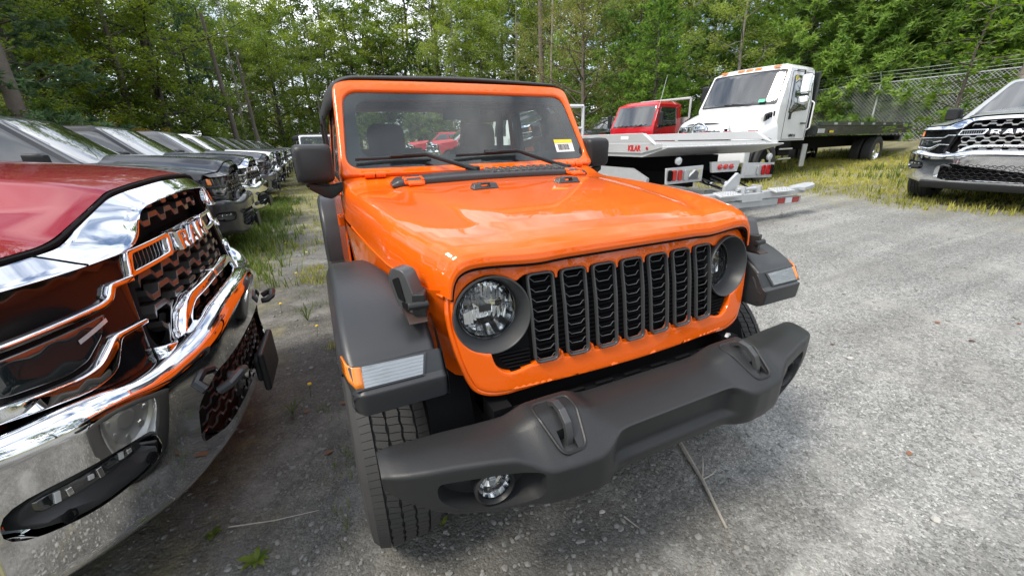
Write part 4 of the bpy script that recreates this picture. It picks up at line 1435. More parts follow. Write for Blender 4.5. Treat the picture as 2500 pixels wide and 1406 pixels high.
    for s in (-1, 1):
        m = MB()
        oo = fil([(s * .505, 1.158, .01), (s * .222, 1.164, .015), (s * .205, 1.15, .01), (s * .238, 1.082, .015), (s * .540, 1.076, .01)], k=3)
        ii = fil([(s * .482, 1.142, .008), (s * .238, 1.147, .008), (s * .262, 1.098, .01), (s * .510, 1.093, .008)], k=3)
        sheet(m, oo, [ii], off(-.002), .03, .004, .05)
        no = m.build('nostril_frame', trim, gf, 40)
        m = MB()
        for k in range(10):
            xx = .265 + k * .025
            m.box((s * xx, yF(xx, 1.12) + .035, 1.12), (.006, .03, .05))
        m.build('nostril_fin', bars, no)
    # lamps
    for s in (-1, 1):
        mm = lambda pts: [(s * p[0], *p[1:]) for p in pts]
        m = MB()
        ho = fil(mm([(.505, 1.160, .01), (.98, 1.162, .03), (1.0, 1.05, .03), (1.0, .93, .03), (.985, .875, .03), (.84, .850, .03), (.72, .80, .03), (.60, .80, .02), (.585, .90, .02), (.545, 1.075, .01)]), k=3)
        sheet(m, ho, [], off(.008), .04, .006, .08)
        hl = m.build('headlight', LAMPBLK, P, 40)
        m = MB(); sheet(m, fil(mm([(.955, 1.15, .01), (.992, 1.152, .01), (.998, 1.07, .01), (.96, 1.065, .01)]), k=3), [], off(-.004), .03, .003, .01); m.build('side_marker', AMBER if blade is CHROME else WHITEL, hl, 40)
        # blades
        m = MB()
        sheet(m, fil(mm([(.538, 1.088, .006), (.640, 1.092, .01), (.668, 1.060, .012), (.70, 1.054, .01), (1.0, 1.052, .006), (1.0, 1.034, .006), (.69, 1.034, .012), (.655, 1.046, .01), (.630, 1.072, .008), (.545, 1.068, .004)]), k=3), [], off(-.012), .03, .005, .035)
        m.build('lamp_blade', blade, hl, 40)
        m = MB()
        sheet(m, fil(mm([(.69, 1.018, .01), (.97, 1.018, .02), (.975, .935, .02), (.86, .915, .02), (.80, .925, .01), (.735, .965, .01)]), k=3), [], off(.002), .04, .004, .01)
        m.build('lower_lens', GLASSD, hl, 40)
        m = MB()
        m.grid([[off(-.001)(s * lerp(.70, .80, t), lerp(.996, .975, t) + d) for t in (0, .25, .5, .75, 1)] for d in (0, .012)])
        m.build('light_guide', WHITEL, hl)
        m = MB()
        sheet(m, fil(mm([(.578, .950, .006), (.715, .958, .012), (.800, .905, .02), (.85, .902, .02), (1.0, .925, .006), (1.0, .885, .006), (.845, .852, .03), (.765, .862, .03), (.700, .938, .012), (.580, .935, .004)]), k=3), [], off(-.014), .03, .006, .04)
        m.build('lower_blade', blade, hl, 40)
        m = MB()
        sheet(m, fil(mm([(.0, .946, .01), (.31, .942, .03), (.392, .915, .03), (.462, .842, .02), (.505, .826, .02), (.585, .848, .01), (.587, .806, .01), (.49, .780, .03), (.425, .800, .03), (.362, .876, .03), (.30, .903, .03), (0, .908, .01)]), k=3), [], off(-.026), .02, .009, .06)
        m.build('grille_lower_trim', blade, P, 40)
    # bumper
    def yb(x):
        return -.015 + Wr(x) * 1.06 + .02 * smooth01(.42, .66, abs(x))
    def bsec(x):
        y = yb(x)
        dz = .010 + .060 * (1 - smooth01(.18, .64, abs(x))) + .045 * smooth01(.68, .95, abs(x))
        zb = .330 + .085 * smooth01(.6, 1.05, abs(x))
        return (x, [(y + .20, zb + .04, .02), (y + .16, .800 + dz, .02), (y + .045, .812 + dz, .03), (y + .002, .770 + dz, .035), (y + .004, .72 + dz, .05), (y + .020, .58 + dz * .5, .06), (y + .045, zb + .03, .03), (y + .09, zb, .02)])
    xs = [0, .25, .42, .50, .58, .66, .76, .86, .95, 1.02, 1.06, 1.075]
    m = MB()
    keyloft(m, [bsec(-x) for x in reversed(xs[1:])] + [bsec(x) for x in xs], lambda s, y, z: (s, y, z), n=4, k=4)
    bo = m.build('front_bumper', trim if trim is CHROME else body, P, 50)
    c = MB()
    for s in (-1, 1):
        po = fil([(s * .815, .685, .03), (s * .80, .60, .04), (s * .84, .575, .04), (s * 1.0, .575, .04), (s * 1.072, .61, .05), (s * 1.062, .71, .04), (s * .95, .705, .05)], k=4)
        r0 = [(p[0], yb(p[0]) - .12, p[1]) for p in po]
        r1 = [(p[0], yb(p[0]) + .022, p[1]) for p in po]
        r2 = [(lerp(p[0], s * .925, .14), yb(p[0]) + .07, lerp(p[1], .635, .14)) for p in po]
        b0 = len(c.v); n_ = len(po)
        c.grid([r0, r1, r2], True)
        c.f.append(tuple(range(b0, b0 + n_))); c.f.append(tuple(range(b0 + 3 * n_ - 1, b0 + 2 * n_ - 1, -1)))
    po = fil(mirx([(0, .672), (.50, .680, .03), (.63, .620, .04), (.64, .475, .03), (.50, .43, .03), (0, .425)]), k=4)
    b0 = len(c.v); n_ = len(po)
    c.grid([[(p[0], -.4, p[1]) for p in po], [(p[0], yb(p[0]) + .11, p[1]) for p in po]], True)
    c.f.append(tuple(range(b0, b0 + n_))); c.f.append(tuple(range(b0 + 2 * n_ - 1, b0 + n_ - 1, -1)))
    co = c.build('cutter', DARK)
    md = bo.modifiers.new('b', 'BOOLEAN'); md.object = co; md.solver = 'EXACT'
    me = bpy.data.meshes.new_from_object(bo.evaluated_get(bpy.context.evaluated_depsgraph_get()))
    bo.modifiers.clear(); bo.data = me
    me.polygons.foreach_set('use_smooth', [True] * len(me.polygons)); me.set_sharp_from_angle(angle=R(38))
    mt = me.materials[0]
    bpy.data.objects.remove(co)
    for s in (-1, 1):
        m = MB()
        po = fil([(s * .825, .675, .03), (s * .812, .606, .04), (s * .85, .584, .04), (s * .99, .584, .04), (s * 1.04, .612, .05), (s * 1.03, .69, .04), (s * .95, .693, .05)], k=4)
        sheet(m, po, [], lambda x, z: (x, yb(x) + .050 - (.03 if z < .63 else 0), z), .03, .006, .03)
        fo = m.build('fog_pocket', PLASTIC, bo, 40)
        m = MB(); sheet(m, fil([(s * .850, .672, .01), (s * .850, .640, .01), (s * 1.02, .645, .01), (s * 1.02, .682, .01)], k=3), [], lambda x, z: (x, yb(x) + .040, z), .03, .003, .01); fl_ = m.build('fog_lamp', GLASSD, fo, 40)
        for k, xx in enumerate((.866, .886, .935, .952, .985, 1.0)):
            m = MB(); m.box((s * xx, yb(xx) + .040, .660 + .004 * (k % 2)), (.013, .008, .014 + .008 * (k % 3)), (0, .2 * (k % 2), s * .6)); m.build('fog_led', (CHROME, WHITEL)[k % 2], fl_, bevel=.002)
        for xx in (.845, 1.01):
            m = MB(); m.lathe([(.017, .0), (.017, -.006), (.012, -.007), (.012, -.002), (.001, -.003)], (s * xx, yb(xx) + .018, .607), (s * -.4, 1, 0), 16); m.build('parking_sensor', DARK, fo)
        m = MB()
        rows = []
        m.tube([(s * .44, .02, .62), (s * .44, -.01, .622), (s * .445, -.035, .64), (s * .50, -.035, .655), (s * .545, -.01, .64), (s * .545, .03, .62)], .017, 8)
        m.build('tow_hook', SATIN, bo)
    m = MB()
    for r_ in range(5):
        z0 = .45 + r_ * .045
        pts = []
        for k in range(-7, 7):
            b0 = (k + (r_ % 2) * .5) * .085
            pts += [(b0, z0), (b0 + .03, z0), (b0 + .042, z0 + .018), (b0 + .073, z0 + .018)]
        m.tube([(a, yb(a) + .075, b) for a, b in pts if abs(a) < .60], .0045, 4)
    m.build('intake_mesh', PLASTIC, bo)
    m = MB(); m.prism(fil([(-.60, .665, .02), (.60, .665, .02), (.60, .44, .02), (-.60, .44, .02)], k=2), lambda u, v, d: (u, yb(u) + d, v), .088, .10); m.build('intake_backing', DARK, bo)
    m = MB(); m.box((0, -.032, .455), (.31, .03, .20)); m.box((0, -.015, .455), (.24, .05, .12)); m.build('plate_bracket', PLASTIC, P, bevel=.012)
    m = MB()
    keyloft(m, [(x, [(yb(x) + .20, .34, .02), (yb(x) + .14, .40, .02), (yb(x) + .20, .44, .02), (yb(x) + .3, .36, .02)]) for x in (-.9, -.8, -.4, 0, .4, .8, .9)], lambda s, y, z: (s, y, z), n=3, k=2)
    m.build('air_dam', PLASTIC, P)
    # body sides with wheel arches
    YA, YB_, RA = 1.02, 4.82, .475
    for s in (-1, 1):
        m = MB()
        o_ = [(.34, .80), (.36, 1.215), (1.4, 1.335), (3.9, 1.345), (6.0, 1.34), (6.02, .52), (YB_ + RA, .52)] + circ(YB_, .44, RA, 14, R(10), R(170))[0:] + [(YB_ - RA, .46), (YA + RA, .46)] + circ(YA, .44, RA, 14, R(10), R(170)) + [(YA - RA, .52), (.42, .52)]
        sheet(m, o_, [], lambda y, z: (s * (1.012 - .035 * smooth01(1.05, 1.35, z) + .02 * math.exp(-((math.hypot(y - YA, z - .44) - .5) / .09) ** 2) - .06 * (1 - smooth01(.30, .6, y)) - .03 * smooth01(.62, .46, z)), y, z), .09, .008, .04, back=(-s, 0, 0))
        m.build('body_side', body, P, 45)
        # wheel-arch void and front wheels
        for yy in (YA, YB_):
            m = MB(); m.grid([[(s * x, yy + (RA + .0) * math.cos(a), .44 + (RA + .0) * math.sin(a)) for x in (.60, .99)] for a in [R(-10) + R(200) * k / 14 for k in range(15)]]); m.box((s * .62, yy, .6), (.02, .9, .6)); m.build('wheel_well', DARK, P)
            wheel(P, (s * .87, yy, .405), .41, .275, s, mat('pickup_wheel', (.40, .41, .42), .25, .9), tread=(yy < 2), nblk=60)
        # doors (shut lines), handles
        for (y0, y1) in ((1.62, 2.72), (2.74, 3.78)):
            m = MB()
            lp = fil([(y0, .50, .03), (y1, .50, .03), (y1, 1.33, .02), (y0, 1.33, .02)], k=3)
            m.tube([(s * (1.0125 - .035 * smooth01(1.05, 1.35, z) - .03 * smooth01(.62, .46, z)), y, z) for y, z in dense(lp, .15)], .003, 4, closed=True)
            d = m.build('door_seam', DARK, P)
            m = MB(); m.tube([(s * 1.01, y1 - .24, 1.17), (s * 1.045, y1 - .21, 1.17), (s * 1.045, y1 - .08, 1.17), (s * 1.01, y1 - .05, 1.17)], .013, 6); m.build('door_handle', body, P)
    # cab
    def hw(z): return lerp(.955, .70, (z - 1.33) / .62) if z < 1.95 else .70 - (z - 1.95) * 3
    def yw(z): return lerp(1.36, 2.16, ((z - 1.33) / .60))
    def front(x, z): return yw(z) + .13 * (x / .95) ** 2
    rows = []
    for z in (1.30, 1.40, 1.55, 1.70, 1.84, 1.90, 1.935, 1.955, 1.962):
        zz = min(z, 1.90)
        h = hw(zz) - (0 if z <= 1.90 else (.03, .09, .16)[(1.935, 1.955, 1.962).index(z)])
        ex = 0 if z <= 1.90 else (.05, .16, .28)[(1.935, 1.955, 1.962).index(z)]
        pts = [(h * (k / 8), front(h * (k / 8), zz) + ex, z) for k in range(-8, 9)]
        bk = lerp(3.92, 3.80, (zz - 1.3) / .6) - ex * .4
        pts += [(h, lerp(pts[-1][1], bk, t), z) for t in (.06, .3, .6, .94)] + [(h * .95, bk, z), (-h * .95, bk, z)] + [(-h, lerp(pts[-1][1], bk, t), z) for t in (.94, .6, .3, .06)]
        rows.append(pts)
    m = MB(); m.grid(rows, True); m.f.append(tuple(range(len(m.v) - len(rows[-1]), len(m.v))))
    cab = m.build('cab', body, P, 40)
    m = MB()
    o_ = fil([(-.845, 1.375, .05), (.845, 1.375, .05), (.665, 1.895, .06), (-.665, 1.895, .06)], k=5)
    sheet(m, o_, [], lambda x, z: (x, front(x, z) - .010, z + .004), .07, .004, .02)
    m.build('windshield', GLASSD, cab, 60)
    m = MB(); sheet(m, fil([(-.88, 1.345, .03), (.88, 1.345, .03), (.84, 1.385, .02), (-.84, 1.385, .02)], k=3), [], lambda x, z: (x, front(x, z) - .016, z + .006), .06, .004, .02); m.build('cowl_strip', PLASTIC, cab, 40)
    for s in (-1, 1):
        for o_ in ([(1.62, 1.365, .03), (2.66, 1.365, .02), (2.66, 1.85, .02), (2.20, 1.85, .10)], [(2.74, 1.365, .02), (3.60, 1.365, .05), (3.52, 1.85, .08), (2.74, 1.85, .02)]):
            m = MB()
            sheet(m, fil(o_, k=4), [], lambda y, z: (s * (hw(z) + .004), y, z), .12, .004, .012, back=(-s, 0, 0))
            m.build('side_window', GLASSD, cab, 60)
        m = MB()
        keyloft(m, [(1.70, [(1.08, 1.34, .03), (1.24, 1.34, .03), (1.24, 1.50, .03), (1.10, 1.50, .03)]), (1.74, [(1.06, 1.32, .04), (1.26, 1.32, .04), (1.26, 1.52, .04), (1.08, 1.52, .04)]), (1.86, [(1.06, 1.32, .03), (1.26, 1.32, .03), (1.26, 1.52, .03), (1.08, 1.52, .03)])], lambda q, x, z: (s * x, q, z), n=3)
        mo = m.build('mirror', PLASTIC, P, 50)
        m = MB(); m.box((s * 1.03, 1.80, 1.37), (.16, .07, .05)); m.build('mirror_arm', PLASTIC, mo, bevel=.01)
    m = MB()
    m.box((0, 4.95, 1.0), (1.86, 2.0, .5)); m.box((0, 5.95, .98), (1.98, .06, .70)); m.build('cargo_bed', body, P, bevel=.02)
    m = MB(); m.box((0, 3.2, .55), (1.5, 5.0, .25)); m.box((0, .9, .95), (1.5, 1.0, .55)); m.build('chassis', DARK, P)
    return P
TRIMX = mat('trim_slot', (.5, .5, .5), .3)
BARS = mat('dark_grille_bars', (.045, .043, .042), .28, coat=.3)
pk = pickup('pickup_truck', 'red pickup truck with chrome grille surround and bumper, nose beside the orange car', 'pickup trucks parked in the left row', None, RED, CHROME, BARS, CHROME)
pk.location = (-1.295, .711, gz(-1.2, .7))
pk.rotation_euler = (0, 0, R(88))
# ------------------------------------------------------------------ white conventional flatbed (front at -y)
def loft_cab(m, zs, hwf, frontf, backf, n=8, capz=True):
    rows = []
    for z in zs:
        h = hwf(z)
        pts = [(h * k / n, frontf(h * k / n, z), z) for k in range(-n, n + 1)]
        b = backf(z)
        f0 = pts[-1][1]
        pts += [(h + .004, lerp(f0, b, t), z) for t in (.04, .3, .6, .96)] + [(h * .96, b, z), (-h * .96, b, z)] + [(-h - .004, lerp(f0, b, t), z) for t in (.96, .6, .3, .04)]
        rows.append(pts)
    m.grid(rows, True)
    m.f.append(tuple(range(len(m.v) - len(rows[-1]), len(m.v))))
T = empty('flatbed_truck', 'white truck with chrome emblem grille and black flatbed, amber lights along its roof', 'truck', (7.85, 6.14, .326), R(-81.9))
T.scale = (1.07,) * 3
m = MB()
hk = []
for y, w0, zt, zs, fl in [(-.02, .60, 1.34, 1.00, .0), (.0, .68, 1.385, .98, .0), (.06, .76, 1.42, .97, .0), (.3, .82, 1.49, .96, .02), (.75, .88, 1.60, .96, .05), (1.20, .93, 1.70, .98, .04)]:
    hf = [(0, zt, .2), (w0 * .62, zt - .012, .1), (w0 * .92, zt - .10, .14), (w0 + .02, zt - .30, .12), (w0 + .10 + fl, zt - .42, .10), (w0 + .14 + fl, zs - .05, .05), (w0 + .12 + fl, .70, .02)]
    hk.append((y, [(-a, b, c) for a, b, c in reversed(hf[1:])] + hf))
keyloft(m, hk, lambda s, x, z: (x, s + .22 * (x / .9) ** 2 * (1 - smooth01(0, .9, s)), z), n=4, closed=False, k=5, caps=False)
hb = m.build('hood', WHITE, T, 55)
fw_ = lambda x, z: lerp(1.16, 1.56, (z - 1.68) / .78) + .14 * (x / .95) ** 2 if z > 1.68 else 1.16 + .14 * (x / .95) ** 2
hwT = lambda z: (.985 if z < 1.7 else lerp(.985, .90, (z - 1.7) / .8)) if z <= 2.50 else .90 - (z - 2.5) * 2.6
m = MB()
loft_cab(m, (.92, 1.2, 1.66, 1.70, 2.0, 2.3, 2.46, 2.52, 2.56, 2.575), hwT, lambda x, z: fw_(x, min(z, 2.46)) + max(0, z - 2.46) * 2.2, lambda z: 2.86)
cab = m.build('cab', WHITE, T, 35)
m = MB(); sheet(m, fil([(-.885, 1.725, .05), (.885, 1.725, .05), (.84, 2.425, .06), (-.84, 2.425, .06)], k=5), [], lambda x, z: (x, fw_(x, z) - .008, z), .1, .004, .03); m.build('windshield', GLASSD, cab, 60)
m = MB(); sheet(m, fil([(-.905, 1.705, .05), (.905, 1.705, .05), (.86, 2.445, .06), (-.86, 2.445, .06)], k=5), [fil([(-.88, 1.73, .05), (.88, 1.73, .05), (.836, 2.42, .06), (-.836, 2.42, .06)], k=5)], lambda x, z: (x, fw_(x, z) - .012, z), .1, .003, .02); m.build('windshield_seal', PLASTIC, cab)
for k in (-1, 1):
    m = MB(); m.tube([(.12 * k + .3, fw_(.3, 1.7) - .03, 1.715), (.1 * k - .15 , fw_(.2, 1.76) - .03, 1.76)], .012, 5); m.build('wiper', PLASTIC, cab)
for x in (-.62, -.2, 0, .2, .62):
    m = MB(); m.hexa([(x - .075, 1.60, 2.485), (x + .075, 1.60, 2.485), (x + .075, 1.70, 2.515), (x - .075, 1.70, 2.515), (x - .06, 1.60, 2.53), (x + .06, 1.60, 2.53), (x + .06, 1.68, 2.545), (x - .06, 1.68, 2.545)]); m.build('marker_light', AMBER, cab, bevel=.008)
for s in (-1, 1):
    m = MB(); sheet(m, fil([(1.72, 1.52, .03), (2.62, 1.60, .04), (2.62, 2.32, .06), (1.86, 2.32, .05)], k=4), [], lambda y, z: (s * (hwT(z) + .010), y, z), .2, .004, .02, back=(-s, 0, 0)); m.build('side_window', GLASSD, cab, 60)
    m = MB(); m.tube([(s * (hwT(z) + .006), y, z) for y, z in dense(fil([(1.62, .95, .04), (2.74, .95, .04), (2.74, 2.40, .07), (1.78, 2.40, .06), (1.62, 1.6, .1)], k=4), .12)], .006, 4, closed=True); m.build('door_seam', SATIN, cab)
    m = MB(); m.tube([(s * .995, 2.42, 1.30), (s * 1.03, 2.44, 1.30), (s * 1.03, 2.60, 1.30), (s * .995, 2.62, 1.30)], .016, 6); m.build('door_handle', PLASTIC, cab)
    m = MB(); m.tube([(s * .99, 2.80, 1.15), (s * 1.05, 2.80, 1.2), (s * 1.05, 2.80, 1.75), (s * .99, 2.80, 1.8)], .016, 6); m.build('grab_handle', WHITEP, cab)
    # mirrors
    m = MB(); m.box((s * 1.20, 1.86, 2.10), (.22, .14, .40)); mo = m.build('mirror', CHROME if s > 0 else PLASTIC, T, bevel=.05, seg=3)
    m = MB(); m.box((s * 1.19, 1.87, 1.78), (.22, .15, .18)); m.build('lower_mirror', CHROME if s > 0 else PLASTIC, mo, bevel=.05, seg=3)
    m = MB(); m.tube([(s * .98, 1.80, 2.40), (s * 1.12, 1.86, 2.38), (s * 1.16, 1.88, 1.70), (s * 1.10, 1.86, 1.62), (s * .98, 1.82, 1.48)], .016, 6); m.box((s * 1.0, 1.82, 1.46), (.03, .07, .15)); m.build('mirror_arm', PLASTIC, mo)
    # fender opening and wheels
    m = MB(); m.lathe([(.50, -.01), (.50, .02)], (s * 1.07, .80, .50), (s, 0, 0), 30); m.lathe([(.005, .0), (.50, .0)], (s * 1.07, .80, .50), (s, 0, 0), 30); m.build('wheel_opening', DARK, T)
    wheel(T, (s * 1.0, .80, .47), .475, .27, s, CHROME, tread=False, rim_r=.29)
    wheel(T, (s * 1.02, 7.45, .47), .475, .27, s, CHROME, tread=False, rim_r=.29)
    wheel(T, (s * .72, 7.45, .47), .475, .25, s, CHROME, tread=False, rim_r=.29)
    # hood vent
    m = MB(); sheet(m, fil([(.72, 1.33, .02), (1.06, 1.44, .03), (1.09, 1.54, .02), (.84, 1.49, .03)], k=3), [], lambda y, z: (s * (1.0 + .04 * (y - .7) - .34 * (z - 1.33)), y, z), .1, .004, .03, back=(-s, 0, 0)); v = m.build('hood_vent', PLASTIC, hb, 40)
    for k in range(4):
        m = MB(); m.box((s * (.985 + .012 * k), .80 + .08 * k, 1.40 + .032 * k), (.03, .012, .10)); m.build('vent_fin', DARK, v)
    m = MB(); m.lathe([(.001, .012), (.035, .008), (.04, 0)], (s * 1.035, 1.02, 1.08), (s, 0, .2), 16); m.build('side_marker', REDL, T)
    m = MB(); m.box((s * .99, 1.75, .74), (.12, .55, .30)); m.build('step', DARK, T, bevel=.01)
    for k, zz in enumerate((.52, .74)):
        m = MB(); m.box((s * 1.06, 1.80, zz), (.03, .60, .03)); m.build('step_tread', ALU, T)
    m = MB(); m.box((s * 1.0, 1.95, .62), (.06, .26, .40)); m.build('battery_box', mat('olive_box', (.16, .15, .05), .4), T, bevel=.02)
    m = MB(); m.box((s * .98, 2.95, .55), (.05, .22, .55)); m.build('mud_flap', GALV, T, bevel=.02)
# chrome grille with ring emblem
fG = lambda x, z: (x, -.075 + .22 * (x / .9) ** 2 + .10 * (z - 1.1), z)
m = MB(); sheet(m, fil([(-.66, 1.02, .03), (.66, 1.02, .03), (.60, 1.30, .08), (-.60, 1.30, .08)], k=4), [fil([(-.50, 1.04, .02), (.50, 1.04, .02), (.44, 1.14, .04), (-.44, 1.14, .04)], k=3)], fG, .05, .02, .06); gr = m.build('grille', CHROME, T, 50)
m = MB(); m.box((0, .06, 1.05), (1.2, .1, .3)); m.build('grille_void', DARK, T)
m = MB(); m.tube([(.155 * math.cos(a), -.115, 1.20 + .145 * math.sin(a)) for a in [2 * PI * k / 28 for k in range(28)]], .018, 8, closed=True); m.tube([(-.15, -.115, 1.20), (.15, -.115, 1.20)], .015, 6); m.box((-.16, -.11, 1.20), (.03, .03, .09)); m.box((.16, -.11, 1.20), (.03, .03, .09)); m.build('ring_emblem', CHROME, gr)
m = MB()
keyloft(m, [(x, [(-.10 + .2 * x * x, .48, .04), (-.12 + .2 * x * x, .80, .05), (.1 + .2 * x * x, .82, .03), (.1 + .2 * x * x, .46, .03)]) for x in (-1.02, -.6, 0, .6, 1.02)], lambda s, y, z: (s, y, z), n=3, k=3)
m.build('front_bumper', WHITE, T)
vs_, fs_ = text_mesh('HINO L6', .085, .002, bold=.002)
m = MB(); m.add([(1.004 + p[2], 2.1 + p[0], 1.03 + p[1]) for p in vs_], fs_); m.build('door_lettering', DARK, cab)
m = MB(); m.box((.985, 1.87, 2.25), (.012, .09, .08)); m.build('window_sticker', YELLOW, cab)
m = MB(); m.box((.62, 1.205, 1.79), (.14, .01, .07), (R(-28), 0, 0)); m.build('windshield_sticker', mat('green_label', (.1, .5, .3), .5), cab)
# flatbed
m = MB(); m.box((0, 3.05, 1.74), (1.92, .10, 1.42)); m.build('headboard', BEDBLK, T, bevel=.02)
m = MB(); m.prism([(2.95, 1.02), (9.75, 1.02), (10.05, 1.20), (10.05, 1.24), (2.95, 1.24)], lambda u, v, d: (d, u, v), -1.17, 1.17); m.build('deck', BEDBLK, T, bevel=.01)
for s in (-1, 1):
    m = MB(); m.prism([(3.1, 1.24), (9.6, 1.24), (9.95, 1.27), (9.6, 1.34), (3.1, 1.34)], lambda u, v, d: (s * d, u, v), 1.10, 1.19); rl = m.build('side_rail', mat('green_black_rail', (.022, .035, .030), .35, coat=.3), T, bevel=.01)
    for k in range(7):
        m = MB(); m.box((s * 1.195, 3.9 + .86 * k, 1.29), (.012, .16, .05)); m.build('stake_pocket', GALV, rl)
m = MB(); m.box((0, 6.2, .82), (.9, 6.6, .30)); m.box((0, 9.3, .86), (2.1, .5, .12)); m.build('chassis', DARK, T)
m = MB(); m.box((0, 9.62, .86), (2.2, .12, .20)); m.build('rear_bar', GALV, T, bevel=.01)
m = MB(); m.box((1.19, 3.15, 1.12), (.012, .36, .10)); m.build('reflector_plate', GALV, T)
m = MB(); m.box((1.19, 3.75, 1.10), (.012, .22, .05)); m.build('deck_lamp', YELLOW, T)

# ------------------------------------------------------------------ red cab-over truck
T = empty('cab_over_truck', 'red cab-over truck with black door mirror, behind the aluminium tow bed', 'truck', (9.78, 11.04, .45), R(-78.9))
fw2 = lambda x, z: (lerp(.0, .34, (z - 1.35) / .75) if z > 1.35 else 0) + .10 * (x / .95) ** 2
hw2 = lambda z: (.96 if z < 1.4 else lerp(.96, .90, (z - 1.4) / .7)) if z < 2.12 else .90 - (z - 2.12) * 2.2
m = MB(); loft_cab(m, (.65, 1.0, 1.34, 1.40, 1.7, 2.0, 2.12, 2.18, 2.22, 2.235), hw2, lambda x, z: fw2(x, min(z, 2.12)) + max(0, z - 2.12) * 2, lambda z: 1.78); cab = m.build('cab', CABRED, T, 35)
m = MB(); sheet(m, fil([(-.86, 1.38, .06), (.86, 1.38, .06), (.82, 2.08, .08), (-.82, 2.08, .08)], k=5), [], lambda x, z: (x, fw2(x, z) - .008, z), .1, .004, .03); m.build('windshield', GLASSD, cab, 60)
m = MB(); m.box((0, -.02, 1.02), (1.5, .03, .16)); m.build('grille', PLASTIC, cab, bevel=.01)
for s in (-1, 1):
    m = MB(); sheet(m, fil([(.30, 1.32, .04), (1.45, 1.42, .05), (1.45, 2.02, .08), (.50, 2.02, .06)], k=4), [], lambda y, z: (s * (hw2(z) + .010), y, z), .2, .004, .02, back=(-s, 0, 0)); m.build('side_window', GLASSD, cab, 60)
    m = MB(); m.box((s * 1.14, .22, 1.62), (.16, .08, .44)); mo = m.build('mirror', PLASTIC, T, bevel=.03, seg=3)
    m = MB(); m.tube([(s * .92, .30, 1.95), (s * 1.12, .24, 1.95), (s * 1.14, .24, 1.30), (s * .95, .12, 1.15)], .014, 6); m.build('mirror_arm', PLASTIC, mo)
    wheel(T, (s * .86, .95, .40), .40, .24, s, ALU, tread=False)
    m = MB(); m.tube([(.2 * s, fw2(.2, 1.4) - .02, 1.37), (.2 * s + .3, fw2(.5, 1.45) - .02, 1.45)], .012, 5); m.build('wiper', PLASTIC, cab)
m = MB(); m.tube([(.93, .20, 1.55), (.96, .62, 3.0)], [.012, .006], 5); m.build('antenna', GALV, T)
m = MB()
for s in (-1, 1): m.tube([(s * 1.1, 2.0, .9), (s * 1.1, 2.0, 2.34)], .04, 6)
m.tube([(-1.1, 2.0, 2.34), (1.1, 2.0, 2.34)], .04, 6); m.box((0, 2.0, 1.3), (2.2, .05, .8)); m.build('headboard', ALU, T)
m = MB(); m.box((0, 4.2, 1.0), (2.3, 4.4, .2)); m.box((0, 3.6, .7), (.8, 5, .3)); m.build('deck', ALU, T)

# ------------------------------------------------------------------ aluminium car-carrier bed with wheel lift (tail at -y)
T = empty('tow_truck_bed', 'aluminium tow truck bed with red lettering, tail lamps and wheel lift, tail towards the lot', 'tow truck', (5.0, 3.1, .18), R(-4))
H = 1.15
m = MB(); m.prism([(.0, H - .02), (.55, H - .16), (6.5, H - .16), (6.5, H), (.45, H), (.0, H)], lambda u, v, d: (d, u, v), -1.2, 1.2); dk = m.build('deck', ALU, T, bevel=.006)
m = MB()
for k in range(15): m.box((-1.05 + .15 * k, 3.3, H + .006), (.03, 6.2, .012))
m.build('deck_ribs', ALU, dk)
for s in (-1, 1):
    m = MB(); m.prism([(.22, H + .02), (.55, H + .20), (6.5, H + .20), (6.5, H + .062), (.40, H + .062)], lambda u, v, d: (s * d, u, v), 1.17, 1.235); rl = m.build('side_rail', ALU, T, bevel=.008)
    m = MB(); m.prism([(.12, H + .045), (6.5, H + .055), (6.5, H - .10), (.55, H - .10), (.12, H - .02)], lambda u, v, d: (s * d, u, v), 1.19, 1.225); sk = m.build('side_skirt', ALU, T, bevel=.006)
    for k in range(5):
        m = MB(); m.box((s * 1.236, 1.0 + k * 1.05, H + .13), (.012, .20, .05)); m.build('stake_pocket', mat('white_slot', (.8, .8, .8), .4), rl, bevel=.004)
        m = MB(); m.box((s * 1.2, .62 + k * .55, H + .205), (.05, .16, .012)); m.build('reflector', REDL, rl)
    for zz in (0,):
        m = MB(); m.lathe([(.001, .02), (.022, .015), (.025, 0)], (s * 1.226, .42, H - .025), (s, 0, 0), 12); m.build('side_lamp', REDL, sk)
vs_, fs_ = text_mesh('KILAR', .12, .003, bold=.004)
m = MB(); m.add([(-1.229 - p[2], .74 - p[0], H - .028 + p[1]) for p in vs_], fs_); m.build('lettering', mat('red_lettering', (.5, .02, .02), .4), sk)
m = MB()
m.box((0, 3.4, H - .30), (.9, 5.6, .26)); m.box((-.5, 1.0, .62), (.12, 1.6, .2)); m.box((.5, 1.0, .62), (.12, 1.6, .2)); m.box((0, 5.0, .6), (2.0, 2.0, .5)); m.build('subframe', DARK, T)
m = MB(); m.prism([(.5, .42), (2.8, .42), (2.8, .80), (.9, .80), (.5, .66)], lambda u, v, d: (d, u, v), -1.12, -1.07); m.build('side_panel', GALV, T)
